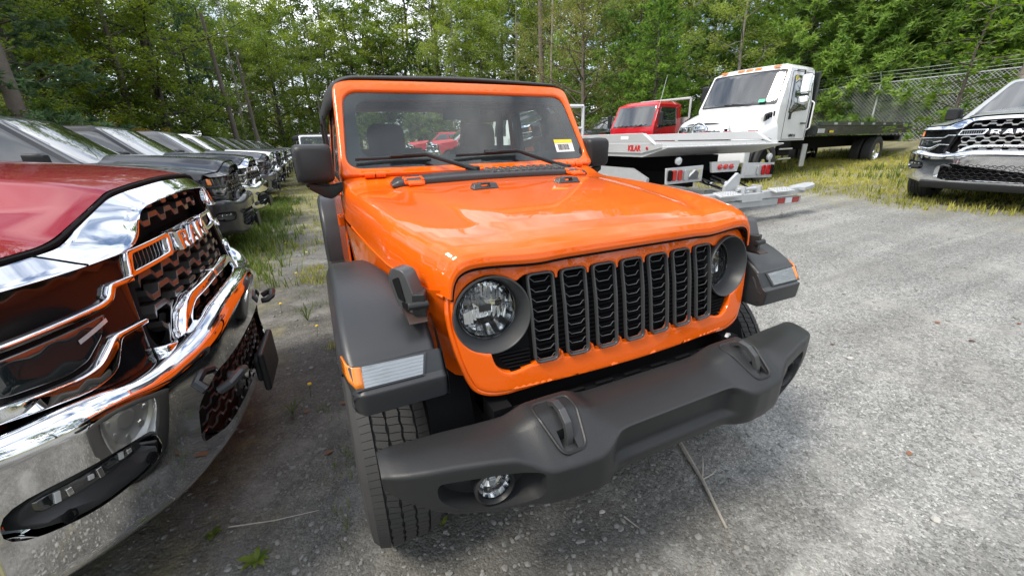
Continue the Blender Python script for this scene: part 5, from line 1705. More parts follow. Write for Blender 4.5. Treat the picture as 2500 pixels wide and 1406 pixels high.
for s in (-1, 1):
    m = MB(); m.prism([(s * .42, .62), (s * 1.12, .60), (s * 1.14, .84), (s * .42, .86)], lambda u, v, d: (u, d, v), .05, .08); pn = m.build('lamp_panel', ALU, T, bevel=.006)
    for k, (mm_, xx) in enumerate(((DARK, 1.07), (REDL, .99), (REDL, .88), (mat('ring_lamp', (.5, .52, .53), .3, .5), .77))):
        m = MB(); m.prism(fil([(s * (xx - .035), .65, .03), (s * (xx + .035), .65, .03), (s * (xx + .035), .81, .03), (s * (xx - .035), .81, .03)], k=4), lambda u, v, d: (u, d, v), .02, .05); m.build('tail_lamp', mm_, pn, bevel=.004)
    m = MB(); m.prism([(s * .48, .66), (s * .70, .655), (s * .70, .80), (s * .48, .805)], lambda u, v, d: (u, d, v), .035, .05); m.build('lamp_plate', CHROME if s < 0 else ALU, pn)
    m = MB(); m.lathe([(.055, 0), (.055, .03), (.04, .035), (.001, .035)], (s * .95, .04, .94), (0, -1, 0), 16); m.build('work_lamp', WHITEL, T)
    m = MB(); m.box((s * .30, -.02, .20), (.10, .10, .30)); m.box((s * .30, -.05, .05), (.26, .22, .03), (0, 0, .1)); m.build('jack_leg', GALV, T, bevel=.004)
m = MB(); m.prism([(-.26, .74), (.26, .74), (.30, .90), (-.30, .90)], lambda u, v, d: (u, d, v), .02, .06); lb = m.build('centre_lamp_panel', ALU, T)
for k in (-1, 0, 1):
    m = MB(); m.lathe([(.042, 0), (.042, .02), (.001, .028)], (k * .12, .02, .82), (0, -1, 0), 16); m.build('clearance_lamp', REDL, lb)
m = MB(); m.box((0, -.46, .30), (2.3, .09, .10)); wl = m.build('lower_bar', GALV, T, bevel=.006)
for k in (-1, 1):
    for q, mm_ in ((1.02, REDL), (.86, WHITEP), (.70, REDL)):
        m = MB(); m.box((k * q, -.508, .30), (.15, .008, .085)); m.build('reflector_strip', mm_, wl)
m = MB(); m.box((0, -.10, .36), (.16, .80, .14)); m.build('boom', GALV, T, bevel=.006)
m = MB(); m.box((0, -.46, .40), (.42, .20, .12)); m.box((-.16, -.46, .50), (.04, .16, .14)); m.box((.16, -.46, .50), (.04, .16, .14)); m.tube([(-.24, -.46, .52), (.24, -.46, .52)], .03, 10); m.build('crosshead', GALV, T, bevel=.006)
for s in (-1, 1):
    m = MB(); m.box((s * .66, -.50, .44), (.92, .12, .10), (0, s * -.03, 0)); ar = m.build('lift_arm', GALV, T, bevel=.006)
    m = MB(); m.prism([(.0, -.14), (.24, -.12), (.34, -.02), (.30, .08), (.0, .12)], lambda u, v, d: (s * (.96 + u), -.52 + v, .48 + d + .14 * u), -.025, .025); m.build('tread_plate', GALV, ar, bevel=.005)
    m = MB(); m.box((s * .55, -.58, .485), (.40, .16, .025), (.25, 0, 0)); m.build('tread_step', ALU, ar, bevel=.004)
    m = MB()
    for a in range(7):
        for b_ in range(3): m.box((s * (.40 + .05 * a), -.63 + .045 * b_, .488 + .011 * b_), (.03, .012, .012), (.25, 0, .6 * (1 if (a + b_) % 2 else -1)))
    m.build('tread_studs', GALV, ar)
    m = MB(); m.tube([(s * .16, .4, .62), (s * .16, -.35, .44)], .028, 8); m.tube([(s * .16, .4, .62), (s * .16, .1, .55)], .042, 8); m.build('hydraulic_ram', CHROME, T)
    m = MB(); m.tube([(s * .3, .3, .70), (s * .34, .05, .58), (s * .26, -.2, .52), (s * .2, -.38, .48)], .014, 6); m.build('hose', DARK, T)
m = MB(); m.prism([(-.34, .42), (-.12, .46), (-.10, .72), (-.16, .76), (-.34, .58)], lambda u, v, d: (u * 1.2, d, v), -.40, -.35); m.build('tow_bracket', GALV, T, bevel=.004)
m = MB()
for s in (-1, 1): m.tube([(s * 1.15, 6.4, H), (s * 1.15, 6.4, H + 1.05)], .05, 8)
m.tube([(-1.15, 6.4, H + 1.05), (1.15, 6.4, H + 1.05)], .05, 8); m.tube([(-1.15, 6.4, H + .45), (1.15, 6.4, H + .45)], .035, 8)
m.build('headboard', ALU, T)
for s in (-1, 1):
    wheel(T, (s * .95, 3.0, .45), .46, .26, s, CHROME, tread=False, rim_r=.28)
m = MB(); m.box((-1.14, 1.75, .45), (.05, .34, .36)); mo = m.build('tool_box', mat('cream_box', (.55, .52, .42), .4), T, bevel=.02)
m = MB(); m.box((-1.168, 1.75, .53), (.01, .26, .10)); m.build('tool_box_window', DARK, mo, bevel=.01)
m = MB()
loft_cab(m, (.8, 1.2, 1.7, 2.1, 2.3, 2.36), lambda z: .98 if z < 1.7 else lerp(.98, .86, (z - 1.7) / .66), lambda x, z: 6.9, lambda z: 8.6); cb = m.build('cab', WHITE, T, 35)
m = MB(); m.box((0, 6.895, 1.85), (1.3, .02, .50)); m.build('rear_window', GLASSD, cb, bevel=.008)
for s in (-1, 1):
    m = MB(); sheet(m, fil([(7.3, 1.42, .04), (8.35, 1.42, .05), (8.2, 2.05, .08), (7.3, 2.05, .06)], k=3), [], lambda y, z: (s * ((.98 if z < 1.7 else lerp(.98, .86, (z - 1.7) / .66)) + .012), y, z), .2, .004, .02, back=(-s, 0, 0)); m.build('side_window', GLASSD, cb, 60)
    wheel(T, (s * .9, 8.0, .45), .46, .26, s, CHROME, tread=False, rim_r=.28)
# ------------------------------------------------------------------ more pickups
GR = 'pickup trucks parked in the left row'
def clone(src, loc, rz, label, group, body, trim, bars, sc=1.0):
    sw = {RED: body}
    if trim: sw[CHROME] = trim
    if bars: sw[BARS] = bars
    c = copy_tree(src, None, sw)
    c.location = (loc[0], loc[1], loc[2] if len(loc) > 2 else gz(loc[0], loc[1]))
    c.rotation_euler = (0, 0, R(rz))
    c.scale = (sc,) * 3
    c['label'] = label
    if group: c['group'] = group
    elif 'group' in c: del c['group']
    return c
row = [(5.85, 91, GREY, GREY, None, 'dark grey pickup truck with grey grille surround, first behind the red pickup'),
       (8.3, 86, BLACKP, None, None, 'black pickup truck with chrome grille surround, second behind the red pickup'),
       (11.6, 88, MIDGREY, MIDGREY, None, 'mid grey pickup truck, third behind the red pickup'),
       (14.4, 89, WHITE, None, None, 'white pickup truck, fourth behind the red pickup'),
       (17.1, 88, BLACKP, BLACKP, None, 'black pickup truck without chrome, fifth behind the red pickup'),
       (19.8, 90, MIDGREY, None, None, 'grey pickup truck with chrome, sixth behind the red pickup'),
       (22.6, 88, GREY, GREY, None, 'dark grey pickup truck, seventh behind the red pickup'),
       (25.3, 89, BLACKP, None, None, 'black pickup truck, eighth behind the red pickup'),
       (28.1, 90, SILVER, None, None, 'silver pickup truck, ninth behind the red pickup'),
       (30.9, 88, GREY, GREY, None, 'dark grey pickup truck, tenth behind the red pickup'),
       (33.7, 89, WHITE, None, None, 'white pickup truck, eleventh behind the red pickup'),
       (36.5, 89, GREY, None, None, 'dark grey pickup truck, twelfth behind the red pickup'),
       (39.4, 89, WHITE, WHITE, None, 'white pickup truck at the far end of the left row')]
for y, rz, b_, t_, br, lab in row:
    clone(pk, (-1.80 - .008 * y, y), rz, lab, GR, b_, t_, br, .955)
rp = clone(pk, (7.90, 1.04, .305), -88.5, 'silver pickup truck with chrome grille on the grass at the right', None, SILVER, None, BRIGHT, 1.0)
for o in list(rp.children):
    if o.name.startswith('plate_bracket'): bpy.data.objects.remove(o)
    elif o.name.startswith('wheel') and not o.name.startswith('wheel_well') and o.data.vertices[0].co.y < 3: o.location.x = .11 * (1 if o.data.vertices[0].co.x > 0 else -1)
m = MB()
keyloft(m, [(x, [(.03 + Wr(x), .30, .02), (.0 + Wr(x), .40, .02), (.1 + Wr(x), .44, .02), (.15 + Wr(x), .30, .02)]) for x in (-.78, -.6, -.3, 0, .3, .6, .78)], lambda s, y, z: (s, y, z), n=3, k=2)
m.build('air_dam', PLASTIC, rp)
bp_ = clone(pk, (9.6, 14.5, .42), -84, 'black pickup truck with roof marker lights, left of the red cab-over truck', None, BLACKP, BLACKP, None, 1.0)
for k in range(5):
    m = MB(); m.box((-.5 + .25 * k, 2.22, 1.955), (.10, .09, .03)); m.build('roof_marker', WHITEL, bp_, bevel=.008)
clone(pk, (4.6, 26.5), -90, 'red pickup truck seen through the windshield, farther of the two', 'pickups seen through the windshield', CABRED, None, None, 1.0)
clone(pk, (5.1, 22.8), -88, 'red pickup truck seen through the windshield, nearer of the two', 'pickups seen through the windshield', CABRED, None, None, 1.0)
clone(pk, (5.9, 19.4), -90, 'white pickup truck seen through the windshield', 'pickups seen through the windshield', WHITE, None, None, 1.05)
j2 = copy_tree(suv, None, {ORANGE: WHITE})
j2.location = (-.384, 15.28, gz(-.4, 15.3) + .05)
j2.rotation_euler = (0, 0, R(7.8))
j2['label'] = 'white off-road car with black top at the end of the aisle, behind the orange one'
# ------------------------------------------------------------------ foliage materials
def leaf_mat(name, dark, light, trans=.35):
    m = bpy.data.materials.new(name)
    m.use_nodes = True
    t = m.node_tree
    t.nodes.clear()
    N = t.nodes.new; L = t.links.new
    o = N('ShaderNodeOutputMaterial'); mx = N('ShaderNodeMixShader'); mx.inputs['Fac'].default_value = trans
    d = N('ShaderNodeBsdfPrincipled'); d.inputs['Roughness'].default_value = .55; d.inputs['Specular IOR Level'].default_value = .3
    tr = N('ShaderNodeBsdfTranslucent')
    c = N('ShaderNodeTexCoord'); n = N('ShaderNodeTexNoise'); n.inputs['Scale'].default_value = .6; n.inputs['Detail'].default_value = 2; n.inputs['Roughness'].default_value = .7
    L(c.outputs['Object'], n.inputs['Vector'])
    oi = N('ShaderNodeObjectInfo')
    ad = N('ShaderNodeMath'); ad.operation = 'MULTIPLY_ADD'; ad.inputs[1].default_value = .28; ad.inputs[2].default_value = -.14
    L(oi.outputs['Random'], ad.inputs[0])
    a2 = N('ShaderNodeMath'); a2.operation = 'ADD'; L(n.outputs['Fac'], a2.inputs[0]); L(ad.outputs[0], a2.inputs[1])
    n2 = N('ShaderNodeTexNoise'); n2.inputs['Scale'].default_value = 14; n2.inputs['Detail'].default_value = 0; L(c.outputs['Object'], n2.inputs['Vector'])
    a3 = N('ShaderNodeMath'); a3.operation = 'MULTIPLY_ADD'; a3.inputs[1].default_value = .5; a3.inputs[2].default_value = -.25; L(n2.outputs['Fac'], a3.inputs[0])
    a4 = N('ShaderNodeMath'); a4.operation = 'ADD'; L(a2.outputs[0], a4.inputs[0]); L(a3.outputs[0], a4.inputs[1])
    r = N('ShaderNodeValToRGB')
    r.color_ramp.elements[0].position = .3; r.color_ramp.elements[0].color = (*dark, 1)
    r.color_ramp.elements[1].position = .72; r.color_ramp.elements[1].color = (*light, 1)
    L(a4.outputs[0], r.inputs['Fac'])
    L(r.outputs['Color'], d.inputs['Base Color'])
    h = N('ShaderNodeHueSaturation'); h.inputs['Value'].default_value = 1.7; h.inputs['Saturation'].default_value = 1.1
    L(r.outputs['Color'], h.inputs['Color']); L(h.outputs['Color'], tr.inputs['Color'])
    L(d.outputs['BSDF'], mx.inputs[1]); L(tr.outputs['BSDF'], mx.inputs[2]); L(mx.outputs['Shader'], o.inputs['Surface'])
    return m
LF_MAPLE = leaf_mat('maple_leaves', (.070, .115, .018), (.220, .275, .046), .45)
LF_DARK = leaf_mat('dark_leaves', (.050, .088, .020), (.145, .205, .044), .42)
LF_LIGHT = leaf_mat('light_leaves', (.110, .160, .022), (.310, .360, .062), .48)
LF_OLIVE = leaf_mat('olive_leaves', (.115, .125, .036), (.270, .270, .095), .45)
LF_PINE = leaf_mat('pine_needles', (.105, .195, .045), (.29, .41, .10), .48)
LF_PINED = leaf_mat('dark_pine_needles', (.032, .065, .030), (.085, .145, .060), .4)
LF_BIRCH = leaf_mat('birch_leaves', (.090, .140, .032), (.260, .315, .080), .45)
LF_YEL = leaf_mat('yellow_leaves', (.16, .12, .02), (.40, .26, .04))
LF_BEECH = leaf_mat('beech_leaves', (.08, .14, .02), (.20, .28, .04), .45)
GRASS = leaf_mat('grass_blades', (.19, .20, .035), (.48, .45, .11), .38)
GRASSG = leaf_mat('green_grass_blades', (.045, .080, .016), (.130, .180, .035), .3)
BARK = mat('grey_bark', (.115, .095, .080), .9, noise_amt=.45, nscale=7, bump=1.0, bscale=26)
BARKD = mat('dark_bark', (.050, .042, .036), .9, noise_amt=.4, nscale=7, bump=1.0, bscale=26)
BARKP = mat('pale_bark', (.24, .215, .19), .9, noise_amt=.35, nscale=9, bump=.8, bscale=22)
def rv(r, s=1.0):
    while True:
        v = Vector((r.uniform(-1, 1), r.uniform(-1, 1), r.uniform(-1, 1)))
        if .05 < v.length < 1: return v * s
def leaf(m, p, r, size, up=.5):
    n = rv(r); n.z = abs(n.z) + up; n.normalize()
    a = n.orthogonal().normalized()
    an = r.uniform(0, 6.28)
    b = n.cross(a)
    d = a * math.cos(an) + b * math.sin(an)
    e = n.cross(d)
    s = size * r.uniform(.65, 1.25)
    q = p + d * s
    k = len(m.v)
    m.v += [tuple(p - d * s * .5), tuple(p + e * s * .36 + n * s * .06), tuple(p + d * s * .55), tuple(p - e * s * .36 + n * s * .06)]
    m.f.append((k, k + 1, k + 2, k + 3))
def bend(p0, p1, r, amt, n=5):
    p0 = Vector(p0); p1 = Vector(p1)
    o = [p0.lerp(p1, i / n) for i in range(n + 1)]
    w = rv(r, amt)
    for i in range(1, n): o[i] = o[i] + w * math.sin(PI * i / n) + rv(r, amt * .25)
    return o
class Kind: pass
def broadleaf(seed, h, base, rad, nlimb, ncl, nlf, size, trunk_r, flat=.55, fork=False):
    r = random.Random(seed)
    tr = MB(); cr = MB()
    top = Vector((r.uniform(-.4, .4), r.uniform(-.4, .4), h * .95))
    path = bend((0, 0, -.4), top, r, h * .018, 8)
    tr.tube(path, [trunk_r * (1.25 if i == 0 else 1) * (1 - .86 * i / 8) for i in range(9)], 9)
    cl = []
    def at(t):
        k = min(int(t * 8), 7); return path[k].lerp(path[k + 1], t * 8 - k)
    for i in range(nlimb):
        t = lerp(base / h, .95, (i + r.random()) / nlimb)
        p = at(t)
        prof = math.sin(PI * min(1, max(.04, (t - base / h) / (1 - base / h))) ** .75) ** .7 + .18
        a = i * 2.4 + r.uniform(-.4, .4)
        ln = rad * prof * r.uniform(.7, 1.1)
        e = p + Vector((math.cos(a) * ln, math.sin(a) * ln, ln * r.uniform(.1, .65)))
        b = bend(p, e, r, ln * .10, 5)
        rr = trunk_r * (1 - .85 * t) * .42
        tr.tube(b, [max(.012, rr * (1 - .8 * q / 5)) for q in range(6)], 5, caps=False)
        for q in range(2):
            s = b[2 + q] + Vector((0, 0, 0))
            e2 = s + rv(r, ln * .45) + Vector((0, 0, ln * .1))
            tr.tube([s, s.lerp(e2, .5) + rv(r, .1), e2], [rr * .4 + .006, rr * .25 + .005, .006], 4, caps=False)
            cl.append(e2)
        cl += b[2:]
    while len(cl) < ncl:
        c = r.choice(cl); cl.append(c + rv(r, rad * .26))
    r.shuffle(cl)
    for c in cl[:ncl]:
        cs = r.uniform(.35, .85) * rad * .22
        for q in range(nlf):
            o = rv(r)
            leaf(cr, c + Vector((o.x * cs, o.y * cs, o.z * cs * flat)), r, size)
    return tr, cr
def conifer(seed, h, base, rad, nw, trunk_r, size=.25, per=8, dens=24, droop=.15, wdt=.040):
    r = random.Random(seed)
    tr = MB(); cr = MB()
    path = bend((0, 0, -.4), (r.uniform(-.2, .2), r.uniform(-.2, .2), h), r, .12, 8)
    tr.tube(path, [trunk_r * (1 - .95 * i / 8) for i in range(9)], 8)
    for i in range(nw):
        t = lerp(base / h, .985, (i / nw) ** .92)
        z = t * h
        ln0 = rad * (1 - t) ** .62 * r.uniform(.8, 1.1) + .15
        nb = max(3, int(per * (1 - t * .4)))
        for k in range(nb):
            a = 2 * PI * (k + r.uniform(-.3, .3)) / nb + i * 1.3
            ln = ln0 * r.uniform(.7, 1.12)
            p = Vector((path[min(8, int(t * 8))].x, path[min(8, int(t * 8))].y, z + r.uniform(-.15, .15)))
            e = p + Vector((math.cos(a) * ln, math.sin(a) * ln, ln * r.uniform(-.05, .42) - droop * ln))
            mid = p.lerp(e, .55) + Vector((0, 0, -.06 * ln))
            tr.tube([p, mid, e], [.028 * (1 - t) + .010, .014, .006], 4, caps=False)
            nt_ = max(3, int(ln * 3.6))
            for q in range(nt_):
                f = lerp(.30, 1.0, (q + .5) / nt_)
                c0 = (p.lerp(mid, f / .55) if f < .55 else mid.lerp(e, (f - .55) / .45)) + rv(r, .20 * ln ** .5)
                ax = ((e - p).normalized() + Vector((0, 0, .55)) + rv(r, .5)).normalized()
                for w in range(dens):
                    d = (ax * r.uniform(-.1, 1.1) + rv(r, .95)).normalized()
                    s = size * r.uniform(.7, 1.35)
                    sd = d.orthogonal().normalized() * wdt
                    k0 = len(cr.v)
                    st = c0 + ax * r.uniform(-.16, .16)
                    cr.v += [tuple(st - sd), tuple(st + sd), tuple(st + d * s)]
                    cr.f.append((k0, k0 + 1, k0 + 2))
    return tr, cr
def proto(pair, bark, lf):
    a = pair[0].build('trunk', bark, None, recalc=False, ang=180)
    b = pair[1].build('crown', lf, None, recalc=False, ang=180)
    for o in (a, b): COL.objects.unlink(o)
    return a.data, b.data, bark, lf
MAPLE = proto(broadleaf(11, 15, .7, 4.6, 32, 380, 84, .125, .24), BARKD, LF_MAPLE)
MAPLE2 = proto(broadleaf(12, 18, 1.6, 4.4, 32, 370, 84, .125, .28), BARK, LF_MAPLE)
SLIM = proto(broadleaf(13, 17, 1.5, 3.0, 32, 280, 60, .14, .16), BARK, LF_LIGHT)
BIRCH = proto(broadleaf(14, 13, 1.2, 3.0, 30, 290, 66, .11, .12, .7), BARKP, LF_BIRCH)
WILLOW = proto(broadleaf(15, 10.5, .5, 3.4, 38, 420, 80, .085, .20, .9), BARK, LF_OLIVE)
PINE = proto(conifer(21, 13, .3, 3.7, 26, .17), BARKD, LF_PINE)
PINE2 = proto(conifer(22, 10, .15, 3.3, 23, .14), BARKD, LF_PINE)
PINED = proto(conifer(23, 16, .8, 3.6, 22, .2, .26, 6, 12, .3, .055), BARKD, LF_PINED)
MAPLE_F = proto(broadleaf(41, 16, .8, 4.8, 26, 240, 34, .26, .24), BARKD, LF_DARK)
MAPLE_G = proto(broadleaf(42, 18, 1.2, 4.6, 26, 240, 34, .26, .24), BARKD, LF_DARK)
BUSH = proto(broadleaf(31, 2.6, .1, 1.5, 16, 90, 60, .085, .04, .8), BARK, LF_LIGHT)
NAMES = {}
def tree(kind, nm, label, x, y, sc=1.0, rz=None, lf=None, bark=None, group=None, cat='tree', tilt=(0, 0), sz=None):
    r = random.Random(int(x * 131 + y * 977))
    e = empty(nm, label, cat, (x, y, gz(x, y) - .05), rz if rz is not None else r.uniform(0, 6.28), group)
    e.rotation_euler = (tilt[0], tilt[1], e.rotation_euler[2])
    s_ = sc * r.uniform(.92, 1.08)
    e.scale = (s_, s_, (sz or sc) * r.uniform(.92, 1.1))
    for q, me, mt in (('trunk', kind[0], bark or kind[2]), ('crown', kind[1], lf or kind[3])):
        o = bpy.data.objects.new(q, me)
        COL.objects.link(o)
        o.parent = e
        if mt is not me.materials[0]:
            o.material_slots[0].link = 'OBJECT'
            o.material_slots[0].material = mt
    return e
def azpt(px, d):
    # point on the ground at distance d in the direction of picture column px on the horizon
    lo_, hi_ = 0.0, 1406.0
    for _ in range(40):
        mid = (lo_ + hi_) / 2
        dv = fwd + r2 * ((px - 1250) / 978.53) + u2 * ((703 - mid) / 978.53)
        if dv.z > 0: lo_ = mid
        else: hi_ = mid
    dv.z = 0
    dv.normalize()
    return CAM.x + dv.x * d, CAM.y + dv.y * d
rt = random.Random(77)
G1 = 'trees of the wood around the lot'
# left wood: behind the parked row, receding to the far end
left = [  # px, distance, kind, scale
    (20, 21, PINED, 1.0), (-120, 22, MAPLE2, 1.0), (120, 26, MAPLE, .75), (60, 30, MAPLE2, 1.0), (165, 30, PINED, .9), (225, 30, MAPLE, .62), (310, 36, MAPLE, .75), (345, 30, SLIM, .95), (425, 32, MAPLE, 1.15), (385, 44, PINED, .9), (470, 43, MAPLE2, .95),
    (505, 36, PINED, .75), (560, 46, MAPLE, 1.0), (600, 41, BIRCH, 1.1), (640, 50, MAPLE2, 1.0), (690, 55, SLIM, 1.1), (745, 58, MAPLE, 1.1), (700, 44, MAPLE, .8), (790, 52, BIRCH, 1.2), (830, 60, MAPLE2, 1.1), (880, 54, MAPLE, 1.15), (930, 60, SLIM, 1.2), (960, 52, MAPLE, 1.0), (1010, 56, MAPLE, 1.2),
    (1040, 48, PINED, .8), (1075, 50, MAPLE2, .9), (1110, 44, BIRCH, 1.15), (1150, 50, SLIM, 1.1), (1180, 42, MAPLE, .8), (1230, 46, MAPLE2, 1.0), (1260, 38, BIRCH, 1.1), (1300, 42, PINED, 1.0), (1345, 40, MAPLE, 1.0), (1360, 33, PINE2, .9)]
lbl = {id(MAPLE): 'spreading maple', id(MAPLE2): 'tall maple', id(SLIM): 'slender light green tree', id(BIRCH): 'pale birch', id(PINED): 'dark pine', id(PINE): 'soft green pine', id(PINE2): 'young green pine', id(WILLOW): 'olive green willow', id(MAPLE_F): 'broad dark tree', id(MAPLE_G): 'high dark tree'}
nm_ = {id(MAPLE): 'maple_tree', id(MAPLE2): 'maple_tree', id(SLIM): 'slender_tree', id(BIRCH): 'birch_tree', id(PINED): 'pine_tree', id(PINE): 'pine_tree', id(PINE2): 'pine_tree', id(WILLOW): 'willow_tree', id(MAPLE_F): 'shaded_tree', id(MAPLE_G): 'shaded_tree'}
ordn = {}
for i, (px, d, k, sc) in enumerate(left):
    x, y = azpt(px, d)
    side = 'behind the left row' if px < 500 else ('at the far end of the lot' if px < 1000 else 'behind the orange car roof')
    key = (id(k), side)
    ordn[key] = ordn.get(key, 0) + 1
    pos = ', %s from the left' % ORD[ordn[key] - 1]
    lf = {0: None, 1: LF_DARK}.get(i % 3) if k in (MAPLE, MAPLE2) and px < 1000 else (LF_LIGHT if k in (MAPLE, MAPLE2) and i % 2 else None)
    tree(k, nm_[id(k)], '%s %s%s' % (lbl[id(k)], side, pos), x, y, sc, lf=lf, group=G1)
# second line of the wood, closing the view
for i in range(30):
    px = -150 + i * 62
    d = (38 if px < 350 else 62 if px < 1000 else 55) + rt.uniform(-4, 5)
    x, y = azpt(px, d)
    k = rt.choice([MAPLE_F, MAPLE_G])
    tree(k, 'shaded_tree', 'shaded tree deep in the wood, %s from the left of its rank' % ORD[i], x, y, rt.uniform(.9, 1.1) * (.6 if 130 < px < 360 else .75 if px < 350 else 1.08 if px < 1000 else 1.25), group='shaded trees deep in the wood')
right = [(1425, 27, WILLOW, 1.0), (1490, 33, PINE2, 1.0), (1545, 28, PINE, .85), (1590, 24, PINE2, .8), (1600, 38, MAPLE, .9), (1660, 30, BIRCH, 1.0), (1715, 27, PINE, .9), (1790, 25, BIRCH, .9), (1820, 36, MAPLE, .9), (1865, 31, PINE2, 1.1), (1930, 26, PINE, .95), (2010, 27, PINE, 1.0), (2050, 31, PINE, .9), (2090, 26, PINE2, 1.0), (2160, 28, PINE, 1.1), (2230, 30, PINE, 1.0),
         (2270, 26, PINE2, 1.1), (2350, 28, PINE, 1.1), (2420, 31, PINE, 1.0), (2480, 27, PINE2, 1.2), (2560, 26, PINE, 1.1), (1500, 40, MAPLE_F, .9), (1640, 40, MAPLE_G, .9), (1780, 38, MAPLE_F, .9), (1900, 38, MAPLE_G, .9), (2030, 38, MAPLE_F, .9), (2160, 38, MAPLE_G, 1.0), (2290, 38, MAPLE_F, 1.0), (2420, 38, MAPLE_G, 1.0), (2540, 36, MAPLE_F, 1.0)]
ordn = {}
for i, (px, d, k, sc) in enumerate(right):
    x, y = azpt(px, d)
    side = 'behind the red truck' if px < 1690 else ('behind the white truck' if px < 2000 else 'behind the right fence')
    key = (id(k), side)
    ordn[key] = ordn.get(key, 0) + 1
    pos = ', %s from the left' % ORD[ordn[key] - 1]
    tree(k, nm_[id(k)], '%s %s%s' % (lbl[id(k)], side, pos), x, y, sc, lf=LF_LIGHT if k is MAPLE else None, group=G1)
# behind the photographer: the wood that the chrome and glass mirror
for i, (x, y, k, sc) in enumerate([(-14, -14, MAPLE_F, .9), (-6, -20, MAPLE_G, .8), (2, -22, MAPLE_F, .9), (9, -19, MAPLE_F, .8), (15, -13, MAPLE_G, .9), (20, -5, MAPLE_F, .9), (-20, -5, MAPLE_G, 1.0), (24, -12, MAPLE_F, 1.0)]):
    tree(k, 'shaded_tree', 'tree behind the camera, %s of the ones mirrored in the chrome' % ORD[i], x, y, sc, group='trees behind the camera')
# bare trunks
def snag(px, d, h, r0, lean, bark, label):
    x, y = azpt(px, d)
    r = random.Random(int(px))
    m = MB()
    p = bend((0, 0, -.3), (lean[0], lean[1], h), r, .12, 8)
    m.tube(p, [r0 * (1.2 if i == 0 else 1 - .55 * i / 8) for i in range(9)], 10)
    e = empty('bare_tree', label, 'tree', (x, y, gz(x, y)))
    m.build('trunk', bark, e, recalc=False, ang=180)
    for i in range(7):
        t = r.uniform(.35, .95); k = int(t * 8)
        q = p[k].lerp(p[min(8, k + 1)], t * 8 - k)
        a = r.uniform(0, 6.28)
        ln = r.uniform(.5, 1.6)
        b = MB(); b.tube(bend(q, q + Vector((math.cos(a) * ln, math.sin(a) * ln, r.uniform(-.2, .5))), r, .12, 4), [.03, .024, .018, .012, .006], 5); b.build('branch', bark, e, recalc=False, ang=180)
    return e
snag(80, 19.5, 12, .22, (.2, .4, 0), BARK, 'thick grey bare trunk at the left edge, right of two')
snag(8, 19, 12, .17, (-.1, .2, 0), BARK, 'grey bare trunk at the far left edge, left of two')
snag(590, 33, 9, .18, (-.5, .3, 0), BARK, 'pale broken dead trunk behind the parked row')
snag(640, 36, 7.5, .15, (-.3, .2, 0), BARK, 'second pale dead trunk, right of the broken one')
snag(1325, 30, 14, .22, (-.2, .3, 0), BARK, 'bare pine trunk with dead branches behind the orange car roof')
snag(1348, 32, 13, .10, (.1, .2, 0), BARKP, 'thin pale birch trunk beside the bare pine')
snag(2478, 21.5, 9, .52, (1.1, -.2, 0), BARKP, 'thick pale trunk at the right edge behind the silver pickup')
# shrubs
for i, (px, d, sc, lf) in enumerate([(250, 22, .9, LF_OLIVE), (330, 25, .9, LF_YEL), (395, 27, .7, LF_LIGHT), (450, 30, .9, LF_LIGHT), (500, 31, .8, LF_PINED), (60, 19.5, 1.0, LF_PINED), (150, 21, 1.1, LF_DARK), (540, 33, 1.0, LF_LIGHT), (610, 38, 1.2, LF_DARK), (700, 46, 1.3, LF_DARK), (1470, 24, 1.0, LF_DARK), (2010, 25, .7, LF_OLIVE), (760, 47, 1.4, LF_DARK), (1200, 40, 1.3, LF_DARK), (1100, 42, 1.3, LF_DARK), (1000, 44, 1.4, LF_DARK), (900, 46, 1.4, LF_DARK), (820, 47, 1.4, LF_DARK)]):
    x, y = azpt(px, d)
    w_ = ['olive', 'yellowing', 'light green', 'bright green', 'blue-green', 'dusky green', 'dark green'][min(i, 6)]
    tree(BUSH, 'shrub', '%s shrub edging the wood, %s' % (w_, ('behind the parked row' if px < 900 else 'behind the cars on the right' if px > 1400 else 'at the far end of the lot') + (', %s dark one' % ORD[i - 6] if i > 5 else '')), x, y, sc, lf=lf, group='shrubs at the edge of the wood', cat='shrub')
# broad-leaved sapling with large leaves at the right
r = random.Random(5)
sx_, sy_ = 16.6, 4.7
e = empty('beech_sapling', 'bright green sapling with large leaves beside the fence at the right', 'tree', (sx_, sy_, gz(sx_, sy_)))
m = MB(); lf = MB()
m.tube(bend((0, 0, -.1), (.2, -.1, 4.4), r, .15, 6), [.06, .05, .045, .035, .028, .02, .01], 6)
for i in range(26):
    z = lerp(.6, 4.3, i / 26); a = i * 2.4
    ln = lerp(2.0, .6, i / 26) * r.uniform(.7, 1.15)
    b = bend((.1, 0, z), (.1 + ln * math.cos(a), ln * math.sin(a), z + ln * r.uniform(-.1, .35)), r, .12, 5)
    m.tube(b, [.02, .016, .013, .01, .007, .004], 4)
    for q in range(int(26 * ln)):
        t = r.uniform(.15, 1.0); k = min(4, int(t * 5))
        leaf(lf, b[k].lerp(b[k + 1], t * 5 - k) + rv(r, .16), r, .16, 1.0)
m.build('trunk', BARK, e, recalc=False, ang=180); lf.build('crown', LF_BEECH, e, recalc=False, ang=180)

